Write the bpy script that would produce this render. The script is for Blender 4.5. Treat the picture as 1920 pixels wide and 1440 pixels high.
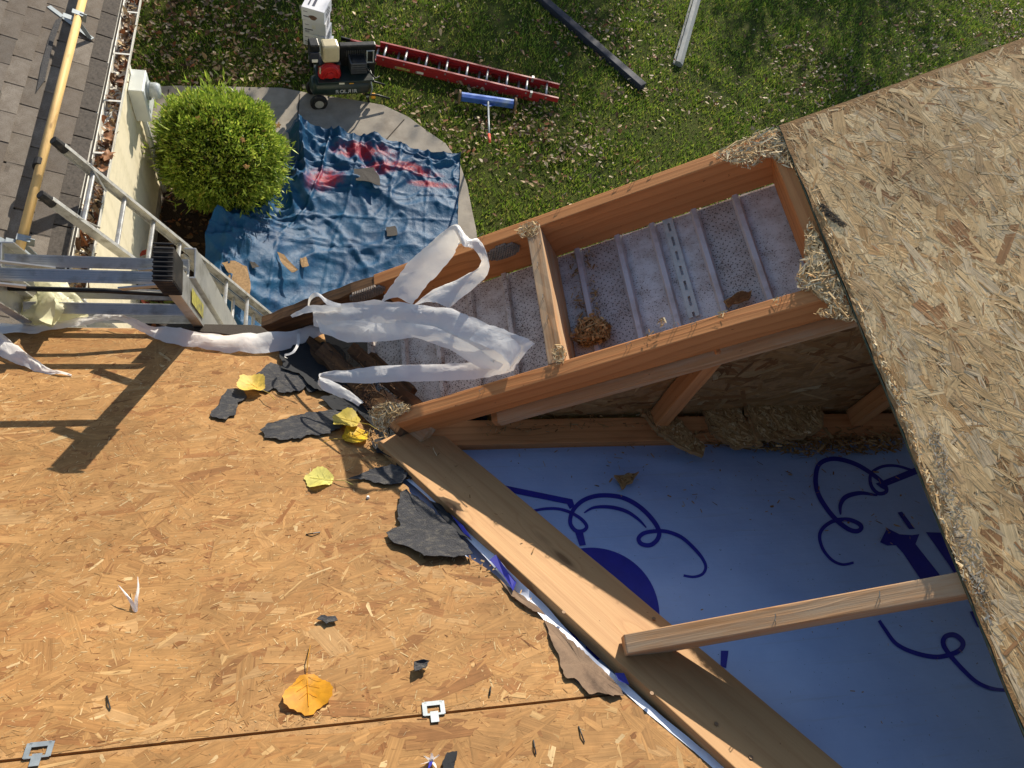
import bpy, bmesh, math, random
import numpy as np
from mathutils import Vector, Matrix, Quaternion, noise

for _o in list(bpy.data.objects):
    bpy.data.objects.remove(_o, do_unlink=True)
scene = bpy.context.scene
COL = scene.collection
RAD = math.radians

# ------------------------------------------------------------------ camera
CAM = Vector((0.0, 0.0, 7.4))
FPX = 1392.29                      # focal length in photo pixels (1920 wide)
_yaw, _pit, _rol = RAD(26.351), RAD(58.299), RAD(-22.530)
_f = Vector((math.sin(_yaw)*math.cos(_pit), math.cos(_yaw)*math.cos(_pit), -math.sin(_pit)))
_r0 = Vector((math.cos(_yaw), -math.sin(_yaw), 0))
_d0 = _f.cross(_r0)
C_R = math.cos(_rol)*_r0 + math.sin(_rol)*_d0     # image right
C_D = -math.sin(_rol)*_r0 + math.cos(_rol)*_d0    # image down
C_F = _f
cam_data = bpy.data.cameras.new("camera")
cam_data.sensor_width = 36.0
cam_data.lens = FPX/1920*36.0
cam_data.clip_start = 0.05
cam_data.clip_end = 400
cam = bpy.data.objects.new("camera", cam_data)
COL.objects.link(cam)
_m = Matrix((C_R, -C_D, -C_F)).transposed().to_4x4()
_m.translation = CAM
cam.matrix_world = _m
scene.camera = cam

# ------------------------------------------------------------------ light
SUN_EL, SUN_AZ = RAD(25.0), RAD(25.5)
SUN = Vector((math.sin(SUN_AZ)*math.cos(SUN_EL), math.cos(SUN_AZ)*math.cos(SUN_EL), math.sin(SUN_EL)))
world = bpy.data.worlds.new("World")
scene.world = world
world.use_nodes = True
_nt = world.node_tree
_nt.nodes.clear()
_out = _nt.nodes.new("ShaderNodeOutputWorld")
_bg = _nt.nodes.new("ShaderNodeBackground")
_sky = _nt.nodes.new("ShaderNodeTexSky")
_sky.sky_type = 'NISHITA'
_sky.sun_disc = False
_sky.sun_elevation = SUN_EL
_sky.sun_rotation = SUN_AZ
_sky.altitude = 200
_sky.air_density = 1.0
_sky.dust_density = 0.6
_sky.ozone_density = 1.0
_bg.inputs[1].default_value = 0.088
_nt.links.new(_sky.outputs[0], _bg.inputs[0])
_nt.links.new(_bg.outputs[0], _out.inputs[0])
sun_data = bpy.data.lights.new("sun", 'SUN')
sun_data.energy = 4.4
sun_data.angle = RAD(0.53)
sun_data.color = (1.0, 0.91, 0.77)
sun = bpy.data.objects.new("sun", sun_data)
COL.objects.link(sun)
sun.rotation_euler = SUN.to_track_quat('Z', 'Y').to_euler()
sun.location = SUN*40
scene.view_settings.view_transform = 'Standard'
scene.view_settings.look = 'None'
scene.view_settings.exposure = 0.74
scene.view_settings.gamma = 1.0
scene.view_settings.use_curve_mapping = False

# ------------------------------------------------------------------ geometry of the place
ALPHA, BETA, GAMMA = RAD(33.37), RAD(24.84), RAD(20.0)   # slopes: upper roof, near roof, low wing
H1, C2 = 1.345, -1.442
GUT_X, GUT_Z = -1.785, 2.60
SB, CB, SA, CA = math.sin(BETA), math.cos(BETA), math.sin(ALPHA), math.cos(ALPHA)
N1 = Vector((0, SB, CB));  O1 = CAM + Vector((0, 0, -H1))
N2 = Vector((-SA, 0, CA)); O2 = CAM + N2*C2
N3 = Vector((math.sin(GAMMA), 0, math.cos(GAMMA))); O3 = Vector((GUT_X-.08, 0, GUT_Z+.03))
RK = Vector((CA, 0, SA))                       # up the upper roof
VAL = Vector((-math.tan(BETA), math.tan(ALPHA), -math.tan(ALPHA)*math.tan(BETA))).normalized()  # down the valley
XA, YA, ZA = Vector((1, 0, 0)), Vector((0, 1, 0)), Vector((0, 0, 1))

def ray(u, v):
    return (C_R*((u-960)/FPX) + C_D*((v-720)/FPX) + C_F)
def on(u, v, n, o, h=0.0):
    d = ray(u, v)
    return CAM + d*(((o-CAM).dot(n)+h)/d.dot(n))
def g0(u, v, z=0.0): return on(u, v, ZA, Vector((0, 0, z)))
def p1(u, v, h=0.0): return on(u, v, N1, O1, h)
def p2(u, v, h=0.0): return on(u, v, N2, O2, h)
def p3(u, v, h=0.0): return on(u, v, N3, O3, h)
def px_(u, v, x): return on(u, v, XA, Vector((x, 0, 0)))
def py_(u, v, y): return on(u, v, YA, Vector((0, y, 0)))
def P1(x, s, h=0.0): return Vector((x, s*CB, CAM.z-H1-s*SB)) + N1*h
def P2(x, y, h=0.0): return Vector((x, y, CAM.z+(C2+SA*x)/CA)) + N2*h
def P3(x, y, h=0.0): return Vector((x, y, O3.z+(O3.x-x)*math.tan(GAMMA))) + N3*h
def lerp(a, b, t): return a*(1-t)+b*t

# ------------------------------------------------------------------ objects
WM = {}
def place(o, m, parent=None):
    WM[o.name] = m.copy()
    if parent is not None:
        o.parent = parent
        o.matrix_parent_inverse = WM[parent.name].inverted()
    o.matrix_basis = m
    return o
def tag(o, label=None, cat=None, group=None, kind=None):
    if label: o["label"] = label
    if cat: o["category"] = cat
    if group: o["group"] = group
    if kind: o["kind"] = kind
    return o
def thing(name, loc, label, cat, group=None):
    o = bpy.data.objects.new(name, None)
    o.empty_display_size = 0.05
    COL.objects.link(o)
    place(o, Matrix.Translation(Vector(loc)))
    return tag(o, label, cat, group)
def raw(name, mesh, mat, m, parent=None):
    if mat is not None and not mesh.materials:
        mesh.materials.append(mat)
    o = bpy.data.objects.new(name, mesh)
    COL.objects.link(o)
    return place(o, m, parent)
def frame(o, x, z):
    """matrix with local X along x and local Z near z"""
    x = Vector(x).normalized(); y = Vector(z).cross(x).normalized(); zz = x.cross(y)
    m = Matrix((x, y, zz)).transposed().to_4x4(); m.translation = Vector(o)
    return m

class MB:
    """collects polygons of one mesh"""
    def __init__(s): s.v = []; s.f = []; s.c = []; s.uv = []
    def add(s, vs, fs, col=None):
        b = len(s.v); s.v += [Vector(p) for p in vs]
        for f in fs:
            s.f.append([b+i for i in f]); s.c.append(col)
        return s
    def box(s, c, size, m=None, col=None):
        x, y, z = size[0]/2, size[1]/2, size[2]/2; c = Vector(c)
        vs = [Vector((sx*x, sy*y, sz*z)) for sz in (-1, 1) for sx, sy in ((-1, -1), (1, -1), (1, 1), (-1, 1))]
        if m is not None: vs = [m @ p for p in vs]
        return s.add([p+c for p in vs], [(3, 2, 1, 0), (4, 5, 6, 7), (0, 1, 5, 4), (1, 2, 6, 5), (2, 3, 7, 6), (3, 0, 4, 7)], col)
    def bar(s, a, b, w, h, up=(0, 0, 1), col=None):
        a, b = Vector(a), Vector(b); x = (b-a).normalized(); y = Vector(up).cross(x).normalized(); z = x.cross(y)
        m = Matrix((x, y, z)).transposed()
        return s.box((a+b)/2, ((b-a).length, w, h), m, col)
    def tube(s, pts, r, n=10, cap=True, col=None):
        pts = [Vector(p) for p in pts]; k = len(pts); rr = r if hasattr(r, '__len__') else [r]*k
        t0 = (pts[1]-pts[0]).normalized(); a = t0.orthogonal().normalized(); vs = []; fs = []
        for i, p in enumerate(pts):
            t = (pts[min(i+1, k-1)]-pts[max(i-1, 0)]).normalized()
            a = (a - t*a.dot(t)).normalized(); b = t.cross(a)
            vs += [p+(a*math.cos(q)+b*math.sin(q))*rr[i] for q in [2*math.pi*j/n for j in range(n)]]
        for i in range(k-1):
            fs += [(i*n+j, i*n+(j+1) % n, (i+1)*n+(j+1) % n, (i+1)*n+j) for j in range(n)]
        if cap: fs += [tuple(range(n-1, -1, -1)), tuple((k-1)*n+j for j in range(n))]
        return s.add(vs, fs, col)
    def disc(s, c, ax, r, th, n=20, r2=None, col=None):
        c, ax = Vector(c), Vector(ax).normalized()
        return s.tube([c-ax*th/2, c+ax*th/2], [r, r if r2 is None else r2], n, True, col)
    def lathe(s, c, ax, prof, n=20, col=None):
        c, ax = Vector(c), Vector(ax).normalized(); a = ax.orthogonal().normalized(); b = ax.cross(a); vs = []; fs = []
        for r, h in prof:
            vs += [c+ax*h+(a*math.cos(2*math.pi*j/n)+b*math.sin(2*math.pi*j/n))*r for j in range(n)]
        for i in range(len(prof)-1):
            fs += [(i*n+j, i*n+(j+1) % n, (i+1)*n+(j+1) % n, (i+1)*n+j) for j in range(n)]
        fs += [tuple(range(n-1, -1, -1)), tuple((len(prof)-1)*n+j for j in range(n))]
        return s.add(vs, fs, col)
    def prism(s, pts, n, t, col=None):
        """polygon pts thickened by t along -n"""
        pts = [Vector(p) for p in pts]; k = len(pts); n = Vector(n).normalized()
        ar = Vector((0, 0, 0))
        for i in range(k): ar += pts[i].cross(pts[(i+1) % k])
        if ar.dot(n) < 0: pts.reverse()
        return s.add(pts+[p-n*t for p in pts], [tuple(range(k)), tuple(range(2*k-1, k-1, -1))] +
                     [((i+1) % k, i, k+i, k+(i+1) % k) for i in range(k)], col)
    def sweep(s, prof, a, b, up, cap=True, col=None):
        """2D profile (y,z) swept from a to b"""
        a, b = Vector(a), Vector(b); x = (b-a).normalized(); y = Vector(up).cross(x).normalized(); z = x.cross(y); k = len(prof)
        vs = [q+y*p[0]+z*p[1] for q in (a, b) for p in prof]
        fs = [(i, (i+1) % k, k+(i+1) % k, k+i) for i in range(k)]
        if cap: fs += [tuple(range(k-1, -1, -1)), tuple(range(k, 2*k))]
        return s.add(vs, fs, col)
    def mesh(s, name, org=None, m=None):
        me = bpy.data.meshes.new(name)
        inv = m.inverted() if m is not None else None
        vs = [(inv @ p) if inv is not None else p-org for p in s.v]
        me.from_pydata([tuple(p) for p in vs], [], s.f)
        if any(c is not None for c in s.c):
            at = me.color_attributes.new("Col", 'FLOAT_COLOR', 'CORNER')
            buf = []
            for f, c in zip(s.f, s.c):
                buf += list((c or (1, 1, 1))[:3])+[1.0] if False else sum([[*(c or (1, 1, 1))[:3], 1.0] for _ in f], [])
            at.data.foreach_set("color", buf)
        return me
    def build(s, name, mat, parent=None, smooth=False, bevel=0.0, m=None, solid=0.0, recalc=True, sub=0):
        if m is None:
            c = Vector((0, 0, 0))
            for p in s.v: c += p
            m = Matrix.Translation(c/max(1, len(s.v)))
        me = s.mesh(name, m=m)
        if recalc:
            bm = bmesh.new(); bm.from_mesh(me); bmesh.ops.recalc_face_normals(bm, faces=bm.faces); bm.to_mesh(me); bm.free()
        if smooth: me.polygons.foreach_set("use_smooth", [True]*len(me.polygons))
        o = raw(name, me, mat, m, parent)
        if solid:
            md = o.modifiers.new("thick", 'SOLIDIFY'); md.thickness = solid; md.offset = 0
        if bevel:
            md = o.modifiers.new("bevel", 'BEVEL'); md.width = bevel; md.segments = 2; md.limit_method = 'ANGLE'; md.angle_limit = RAD(35)
        return o

def np_mesh(name, V, F, mat, parent=None, cols=None, uvs=None, smooth=False, m=None):
    """fast mesh from numpy arrays: V (n,3), F (k,m) all faces alike; cols per face; uvs per face corner (k,m,2)"""
    V = np.asarray(V, dtype=np.float64); F = np.asarray(F, dtype=np.int32); k, w = F.shape
    if m is None:
        m = Matrix.Translation(Vector(V.mean(0)))
    V = V-np.array(m.translation)
    me = bpy.data.meshes.new(name)
    me.vertices.add(len(V)); me.vertices.foreach_set("co", V.astype(np.float32).ravel())
    me.loops.add(k*w); me.loops.foreach_set("vertex_index", F.ravel())
    me.polygons.add(k); me.polygons.foreach_set("loop_start", np.arange(0, k*w, w, dtype=np.int32))
    if smooth: me.polygons.foreach_set("use_smooth", np.ones(k, dtype=bool))
    me.update(calc_edges=True)
    if cols is not None:
        at = me.color_attributes.new("Col", 'FLOAT_COLOR', 'CORNER')
        c = np.ones((k, w, 4), dtype=np.float32); c[:, :, :3] = np.asarray(cols)[:, None, :]
        at.data.foreach_set("color", c.ravel())
    if uvs is not None:
        ul = me.uv_layers.new(name="UVMap"); ul.data.foreach_set("uv", np.asarray(uvs, dtype=np.float32).ravel())
    me.validate()
    return raw(name, me, mat, m, parent)

def copy_of(o, m, parent=None, name=None):
    c = o.copy(); c.parent = None
    if name: c.name = name
    COL.objects.link(c)
    return place(c, m, parent)

def s2l(c):
    return tuple(((x/255)/12.92 if x/255 <= .04045 else ((x/255+.055)/1.055)**2.4) for x in c)

# ------------------------------------------------------------------ materials
class NT:
    def __init__(s, name):
        s.m = bpy.data.materials.new(name); s.m.use_nodes = True; s.t = s.m.node_tree; s.n = s.t.nodes; s.n.clear()
        s.out = s.n.new("ShaderNodeOutputMaterial"); s.b = s.n.new("ShaderNodeBsdfPrincipled"); s.l(s.b.outputs[0], s.out.inputs[0])
    def l(s, a, b): s.t.links.new(a, b)
    def set(s, k, v): s.b.inputs[k].default_value = v
    def node(s, typ, **kw):
        n = s.n.new(typ)
        for k, v in kw.items(): setattr(n, k, v)
        return n
    def coord(s, scale=(1, 1, 1), kind='Object', rot=(0, 0, 0), loc=(0, 0, 0)):
        c = s.n.new("ShaderNodeTexCoord"); mp = s.n.new("ShaderNodeMapping")
        mp.inputs['Scale'].default_value = scale; mp.inputs['Rotation'].default_value = rot; mp.inputs['Location'].default_value = loc
        s.l(c.outputs[kind], mp.inputs[0]); return mp.outputs[0]
    def noise(s, vec, scale, detail=4, rough=.55, dist=0.0):
        n = s.n.new("ShaderNodeTexNoise"); n.inputs['Scale'].default_value = scale; n.inputs['Detail'].default_value = detail
        n.inputs['Roughness'].default_value = rough; n.inputs['Distortion'].default_value = dist
        if vec is not None: s.l(vec, n.inputs['Vector'])
        return n.outputs[0]
    def voro(s, vec, scale, feature='F1', out=0, rand=1.0):
        n = s.n.new("ShaderNodeTexVoronoi"); n.feature = feature; n.inputs['Scale'].default_value = scale; n.inputs['Randomness'].default_value = rand
        s.l(vec, n.inputs['Vector']); return n.outputs[out]
    def ramp(s, fac, stops, interp='LINEAR'):
        n = s.n.new("ShaderNodeValToRGB"); e = n.color_ramp.elements; n.color_ramp.interpolation = interp
        while len(e) > 1: e.remove(e[-1])
        e[0].position = stops[0][0]; e[0].color = (*stops[0][1][:3], 1)
        for p, c in stops[1:]:
            q = e.new(p); q.color = (*c[:3], 1)
        s.l(fac, n.inputs[0]); return n.outputs[0]
    def mix(s, fac, a, b, mode='MIX'):
        n = s.n.new("ShaderNodeMix"); n.data_type = 'RGBA'; n.blend_type = mode
        for i, v in ((0, fac), (6, a), (7, b)):
            if hasattr(v, 'links') or isinstance(v, bpy.types.NodeSocket): s.l(v, n.inputs[i])
            else: n.inputs[i].default_value = v if i == 0 else (*v[:3], 1)
        return n.outputs[2]
    def math(s, op, a, b=0.0, c=None):
        n = s.n.new("ShaderNodeMath"); n.operation = op
        for i, v in enumerate((a, b) if c is None else (a, b, c)):
            if isinstance(v, bpy.types.NodeSocket): s.l(v, n.inputs[i])
            else: n.inputs[i].default_value = v
        return n.outputs[0]
    def bump(s, h, strength=.3, dist=.01):
        n = s.n.new("ShaderNodeBump"); n.inputs['Strength'].default_value = strength; n.inputs['Distance'].default_value = dist
        s.l(h, n.inputs['Height'])
        s.l(n.outputs[0], s.b.inputs['Normal']); return n
    def attr(s, name="Col"):
        n = s.n.new("ShaderNodeAttribute"); n.attribute_name = name; return n.outputs[0]
    def color(s, c): s.l(c, s.b.inputs['Base Color'])
    def sep(s, vec):
        n = s.n.new("ShaderNodeSeparateXYZ"); s.l(vec, n.inputs[0]); return n.outputs

MATS = {}
def simple(name, col, rough=.6, metal=0.0, var=.2, scale=12, bump=.15, bscale=60, bdist=.004, stretch=(1, 1, 1), spec=.4, dirt=None, coat=0):
    """plain surface with colour variation, fine relief and optional dirt colour"""
    if name in MATS: return MATS[name]
    t = NT(name); c = s2l(col); v = t.coord(stretch)
    n1 = t.noise(v, scale, 5, .6)
    lo = tuple(x*(1-var) for x in c); hi = tuple(min(1, x*(1+var)) for x in c)
    cc = t.ramp(n1, [(.3, lo), (.7, hi)])
    if dirt is not None:
        n3 = t.noise(v, scale*.45, 6, .65)
        cc = t.mix(t.ramp(n3, [(.5, (0, 0, 0)), (.68, (1, 1, 1))]), cc, s2l(dirt))
    t.color(cc)
    t.set('Roughness', rough); t.set('Metallic', metal); t.set('Specular IOR Level', spec)
    if coat: t.set('Coat Weight', coat)
    if bump: t.bump(t.noise(v, bscale, 4), bump, bdist)
    rr = t.math('MULTIPLY_ADD', n1, .25, rough-.12); t.l(rr, t.b.inputs['Roughness'])
    MATS[name] = t.m; return t.m

def lumber(name, base, dark, ring=38.0, knots=.5, weather=None, rough=.7, streak=.5):
    """sawn softwood, grain along local X"""
    t = NT(name); v = t.coord((1, 1, 1)); oi = t.node("ShaderNodeObjectInfo")
    off = t.node("ShaderNodeVectorMath", operation='MULTIPLY_ADD')
    t.l(oi.outputs['Random'], off.inputs[0]); off.inputs[1].default_value = (7.3, 3.1, 5.7); t.l(v, off.inputs[2]); w = off.outputs[0]
    def mp(sc):
        m = t.node("ShaderNodeMapping"); m.inputs['Scale'].default_value = sc; t.l(w, m.inputs[0]); return m.outputs[0]
    wob = t.noise(mp((1.3, 5, 5)), 1.0, 3, .5)
    kn = t.voro(mp((3.4, 12, 0)), 1.0, 'F1', 0)
    x, y, z = t.sep(w)
    ph = t.math('MULTIPLY_ADD', wob, 2.6, t.math('MULTIPLY', t.math('ADD', y, t.math('MULTIPLY', z, .6)), ring))
    ph = t.math('ADD', ph, t.math('MULTIPLY', t.math('SUBTRACT', 1.0, t.math('MINIMUM', t.math('MULTIPLY', kn, 3.0), 1.0)), 2.2*knots))
    r = t.math('FRACT', ph)
    rings = t.ramp(r, [(0, (0, 0, 0)), (.55, (.25, .25, .25)), (.86, (1, 1, 1)), (1, (0, 0, 0))])
    fine = t.noise(mp((4, 190, 190)), 1.0, 3, .7)
    blot = t.noise(mp((2.2, 12, 12)), 1.0, 5, .6)
    c = t.mix(t.ramp(blot, [(.3, (0, 0, 0)), (.75, (1, 1, 1))]), s2l(base), tuple(x_*.78 for x_ in s2l(base)))
    c = t.mix(t.math('MULTIPLY', rings, streak), c, s2l(dark))
    c = t.mix(t.math('MULTIPLY', t.ramp(fine, [(.45, (0, 0, 0)), (.75, (1, 1, 1))]), .35), c, s2l(dark))
    c = t.mix(t.ramp(kn, [(.07, (.85*knots,)*3), (.11, (.3*knots,)*3), (.16, (0, 0, 0))]), c, tuple(x_*.45 for x_ in s2l(dark)))
    sn = t.noise(mp((1.6, 7, 7)), 1.0, 6, .7, .5)
    c = t.mix(t.ramp(sn, [(.54, (0, 0, 0)), (.72, (.55, .55, .55))]), c, tuple(x_*.6 for x_ in s2l(dark)))
    pit = t.noise(mp((60, 90, 90)), 1.0, 2, .5)
    c = t.mix(t.ramp(pit, [(.73, (0, 0, 0)), (.77, (.7, .7, .7))]), c, tuple(x_*.3 for x_ in s2l(dark)))
    if weather is not None:
        wn = t.noise(mp((3, 30, 30)), 1.0, 6, .7)
        c = t.mix(t.ramp(wn, [(.42, (0, 0, 0)), (.62, (.8, .8, .8))]), c, s2l(weather))
    t.color(c); t.set('Roughness', rough); t.set('Specular IOR Level', .25)
    t.bump(t.math('ADD', t.math('MULTIPLY', fine, .7), t.math('MULTIPLY', rings, .3)), .35, .0025)
    MATS[name] = t.m; return t.m

def strand_mat(name, tone=.98, grain=.35, rough=.75):
    """wood flakes: colour per flake, grain along the flake (UV x)"""
    t = NT(name); v = t.coord((6, 190, 1), 'UV'); c = t.attr()
    n = t.noise(v, 1.0, 3, .65); b = t.noise(t.coord((1, 1, 1)), 30, 4, .6)
    c = t.mix(1.0, c, t.ramp(n, [(.3, (1-grain,)*3), (.7, (tone,)*3)]), 'MULTIPLY')
    c = t.mix(1.0, c, t.ramp(b, [(.3, (.82, .80, .76)), (.7, (1.08, 1.06, 1.04))]), 'MULTIPLY')
    t.color(c); t.set('Roughness', rough); t.set('Specular IOR Level', .25)
    t.bump(n, .5, .002); return t.m

def leaf_mat(name, rough=.55, trans=.25):
    t = NT(name); c = t.attr(); n = t.noise(t.coord((1, 1, 1)), 60, 3)
    c = t.mix(1.0, c, t.ramp(n, [(.3, (.8,)*3), (.7, (1.15,)*3)]), 'MULTIPLY')
    t.color(c); t.set('Roughness', rough); t.set('Specular IOR Level', .3)
    if trans:
        tr = t.node("ShaderNodeBsdfTranslucent"); t.l(c, tr.inputs[0]); mx = t.node("ShaderNodeMixShader"); mx.inputs[0].default_value = trans
        t.l(t.b.outputs[0], mx.inputs[1]); t.l(tr.outputs[0], mx.inputs[2]); t.l(mx.outputs[0], t.out.inputs[0])
    return t.m

M_FIR = lumber("fir_rafter", (210, 144, 88), (160, 94, 50), 46, .45, None, .7, .45)
M_FIRW = lumber("fir_weathered", (198, 150, 104), (146, 98, 62), 46, .5, (188, 164, 134), .8, .4)
M_PINE = lumber("pine_board", (190, 148, 100), (156, 110, 68), 30, 1.0, None, .6, .35)
M_OLDW = lumber("old_wood", (120, 88, 58), (66, 44, 28), 46, .6, (58, 46, 38), .85, .5)
M_ROT = lumber("rotten_wood", (60, 44, 32), (26, 20, 16), 46, .6, (96, 70, 48), .9, .5)
M_TOE = lumber("toe_board", (232, 196, 132), (196, 150, 92), 60, .8, None, .6, .3)
M_STRAND = strand_mat("wood_strand")
M_CORE = simple("osb_core", (158, 120, 76), .85, 0, .25, 60, .5, 300, .002)
M_LEAF = leaf_mat("fallen_leaf")
M_FOL = leaf_mat("foliage", .5, .3)
M_GRASS = leaf_mat("grass_blade", .6, .25)
M_ALU = simple("aluminium", (182, 182, 180), .42, .5, .1, 30, .1, 400, .0008, (1, 1, 1), .5, (140, 138, 132))
M_GALV = simple("galvanised", (136, 144, 148), .45, .35, .15, 60, .1, 300, .0006)
M_RUB = simple("black_rubber", (28, 28, 30), .75, 0, .3, 40, .2, 200, .001, dirt=(66, 60, 54))
M_WHITE = simple("white_paint", (226, 224, 214), .45, 0, .05, 12, .05, 200, .001, dirt=(196, 190, 176))
M_SIDING = simple("cream_siding", (224, 214, 186), .5, 0, .05, 10, .08, 160, .001, dirt=(206, 196, 166))
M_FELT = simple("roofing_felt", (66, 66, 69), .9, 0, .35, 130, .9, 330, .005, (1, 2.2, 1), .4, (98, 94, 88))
M_FELTB = simple("brown_felt", (126, 104, 84), .9, 0, .2, 30, .4, 400, .001, dirt=(96, 78, 64))
M_BLACK = simple("black_metal", (24, 26, 28), .45, .3, .3, 30, .1, 200, .001, dirt=(52, 50, 46))

# ------------------------------------------------------------------ ground
rng = np.random.default_rng(7)
def inpoly(px, py, poly):
    px = np.asarray(px); py = np.asarray(py); r = np.zeros(px.shape, bool); n = len(poly); j = n-1
    for i in range(n):
        xi, yi = poly[i][0], poly[i][1]; xj, yj = poly[j][0], poly[j][1]
        c = ((yi > py) != (yj > py)) & (px < (xj-xi)*(py-yi)/((yj-yi) if yj != yi else 1e-9)+xi)
        r ^= c; j = i
    return r

def lawn_mat():
    t = NT("lawn_soil"); v = t.coord((1, 1, 1))
    a = t.noise(v, 1.1, 5, .6); b = t.noise(v, 45, 5, .7); c = t.noise(v, 9, 4)
    c1 = t.mix(t.ramp(a, [(.35, (0, 0, 0)), (.65, (1, 1, 1))]), s2l((72, 88, 32)), s2l((102, 110, 46)))
    c1 = t.mix(t.ramp(c, [(.5, (0, 0, 0)), (.75, (.8, .8, .8))]), c1, s2l((84, 70, 46)))
    c1 = t.mix(t.ramp(b, [(.3, (0, 0, 0)), (.7, (1, 1, 1))]), tuple(x*.35 for x in s2l((60, 66, 30))), c1)
    t.color(c1); t.set('Roughness', .95); t.set('Specular IOR Level', .1); t.bump(b, .9, .03); return t.m
ground = MB().add([(-70, -70, 0), (70, -70, 0), (70, 70, 0), (-70, 70, 0)], [(0, 1, 2, 3)]).build("lawn", lawn_mat())
tag(ground, kind="structure")

# concrete path, curved on its right side
path_px = [(262, 168), (330, 164), (430, 166), (530, 168), (590, 180), (660, 190), (718, 200), (765, 222), (800, 248), (835, 272), (862, 310), (876, 352), (884, 395), (892, 432)]
path = [g0(u, v) for u, v in path_px]
path += [Vector((path[-1].x+.02, 3.6, 0)), Vector((path[-1].x, 1.4, 0)), Vector((.1, 1.4, 0)), Vector((.05, 5.6, 0)), Vector((-.2, 6.4, 0)), Vector((-.55, 6.9, 0)), Vector((-1.0, 7.05, 0)), Vector((path[0].x, 7.1, 0))]
M_CONC = simple("concrete", (150, 142, 130), .9, 0, .14, 6, .5, 120, .003, dirt=(128, 118, 106))
path_o = MB().prism([Vector((p.x, p.y, .035)) for p in path], ZA, .06).build("concrete_path", M_CONC, bevel=.008)
tag(path_o, kind="structure")
PATH2 = [(p.x, p.y) for p in path]
M_JOINT = simple("joint_dark", (58, 52, 46), .95, 0, .2, 20, 0)
for (u0, v0, u1, v1) in ((316, 168, 306, 300), (562, 176, 548, 330), (758, 224, 690, 300)):
    a, b = g0(u0, v0, .0365), g0(u1, v1, .0365)
    MB().bar(a, b, .014, .004).build("path_joint", M_JOINT, path_o)
# planting bed of bare soil and litter below the wall
M_BED = simple("bed_soil", (58, 44, 34), .95, 0, .35, 25, .9, 60, .03)
bed = MB().prism([Vector((x, y, .012)) for x, y in ((-2.2, 2.0), (.0, 2.0), (.0, 5.55), (-.25, 6.35), (-.6, 6.85), (-1.05, 7.0), (-2.2, 7.05))], ZA, .012).build("planting_bed", M_BED)
tag(bed, kind="structure")

# grass blades and fallen leaves
BEDP = [(-2.2, 2.0), (.0, 2.0), (.0, 5.55), (-.25, 6.35), (-.6, 6.85), (-1.05, 7.0), (-2.2, 7.05)]
def lawn_pts(n, x0=-4.5, x1=15.0, y0=3.6, y1=16.0):
    x = rng.uniform(x0, x1, n); y = rng.uniform(y0, y1, n)
    k = ~inpoly(x, y, PATH2) & ~inpoly(x, y, BEDP) & (y > 4.2) & ~((x < -1.9) & (y < 6.8))
    return x[k], y[k]
def blades(n):
    x, y = lawn_pts(n); n = len(x)
    clump = np.array([noise.noise(Vector((a*1.7, b*1.7, 3.0))) for a, b in zip(x[::1], y[::1])])
    keep = rng.uniform(-.75, .6, n) < clump+.25
    x, y, clump = x[keep], y[keep], clump[keep]; n = len(x)
    a = rng.uniform(0, 2*np.pi, n); h = rng.uniform(.025, .07, n)*(1+.5*clump); w = rng.uniform(.005, .011, n)
    le = rng.uniform(.1, 1.0, n)*h; b = rng.uniform(0, 2*np.pi, n)
    V = np.zeros((n, 3, 3))
    V[:, 0] = np.c_[x-np.cos(a)*w, y-np.sin(a)*w, np.zeros(n)]
    V[:, 1] = np.c_[x+np.cos(a)*w, y+np.sin(a)*w, np.zeros(n)]
    V[:, 2] = np.c_[x+np.cos(b)*le, y+np.sin(b)*le, h]
    pal = np.array([s2l(c) for c in ((116, 148, 48), (148, 172, 62), (172, 178, 78), (92, 124, 44), (196, 182, 108))])
    c = pal[rng.choice(5, n, p=[.3, .3, .18, .15, .07])]*rng.uniform(.6, 1.3, (n, 1))
    o = np_mesh("grass", V.reshape(-1, 3), np.arange(3*n).reshape(n, 3), M_GRASS, None, c)
    tag(o, "short green lawn grass under the fallen leaves", "grass", kind="stuff")
blades(300000)

LEAFPAL = np.array([s2l(c) for c in ((150, 118, 82), (122, 90, 60), (180, 150, 108), (94, 68, 46), (198, 172, 130), (150, 94, 56), (128, 108, 88), (208, 188, 152))])
def litter(name, x, y, z, size, parent=None, label=None, flat=.35, pal=LEAFPAL):
    """curled leaves: two folded halves each, six-point outline"""
    n = len(x); a = rng.uniform(0, 2*np.pi, n); s = size[0]+(size[1]-size[0])*rng.uniform(0, 1, n)**1.6
    tx = rng.normal(0, flat, n); ty = rng.normal(0, flat, n); fold = rng.uniform(.05, .5, n)
    out = np.array([(0, -1, 0), (.55, -.45, 1), (.38, .35, 1), (0, 1, 0), (-.38, .3, 1), (-.6, -.4, 1)])
    V = np.zeros((n, 6, 3))
    jit = rng.uniform(.7, 1.25, (n, 6))
    for i in range(6):
        lx = out[i, 0]*s*jit[:, i]*.5; ly = out[i, 1]*s*jit[:, i]*.5; lz = out[i, 2]*fold*s*.35
        lz = lz+lx*tx+ly*ty
        V[:, i] = np.c_[x+np.cos(a)*lx-np.sin(a)*ly, y+np.sin(a)*lx+np.cos(a)*ly, lz]
    V[:, :, 2] += (z-V[:, :, 2].min(1))[:, None]
    F = (np.arange(n)[:, None, None]*6+np.array([[0, 1, 2, 3], [0, 3, 4, 5]])[None]).reshape(-1, 4)
    c = pal[rng.integers(0, len(pal), n)]*rng.uniform(.65, 1.15, (n, 1))
    o = np_mesh(name, V.reshape(-1, 3), F, M_LEAF, parent, np.repeat(c, 2, 0))
    tag(o, label, "leaves" if label else None, kind="stuff"); return o
x, y = lawn_pts(60000)
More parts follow.
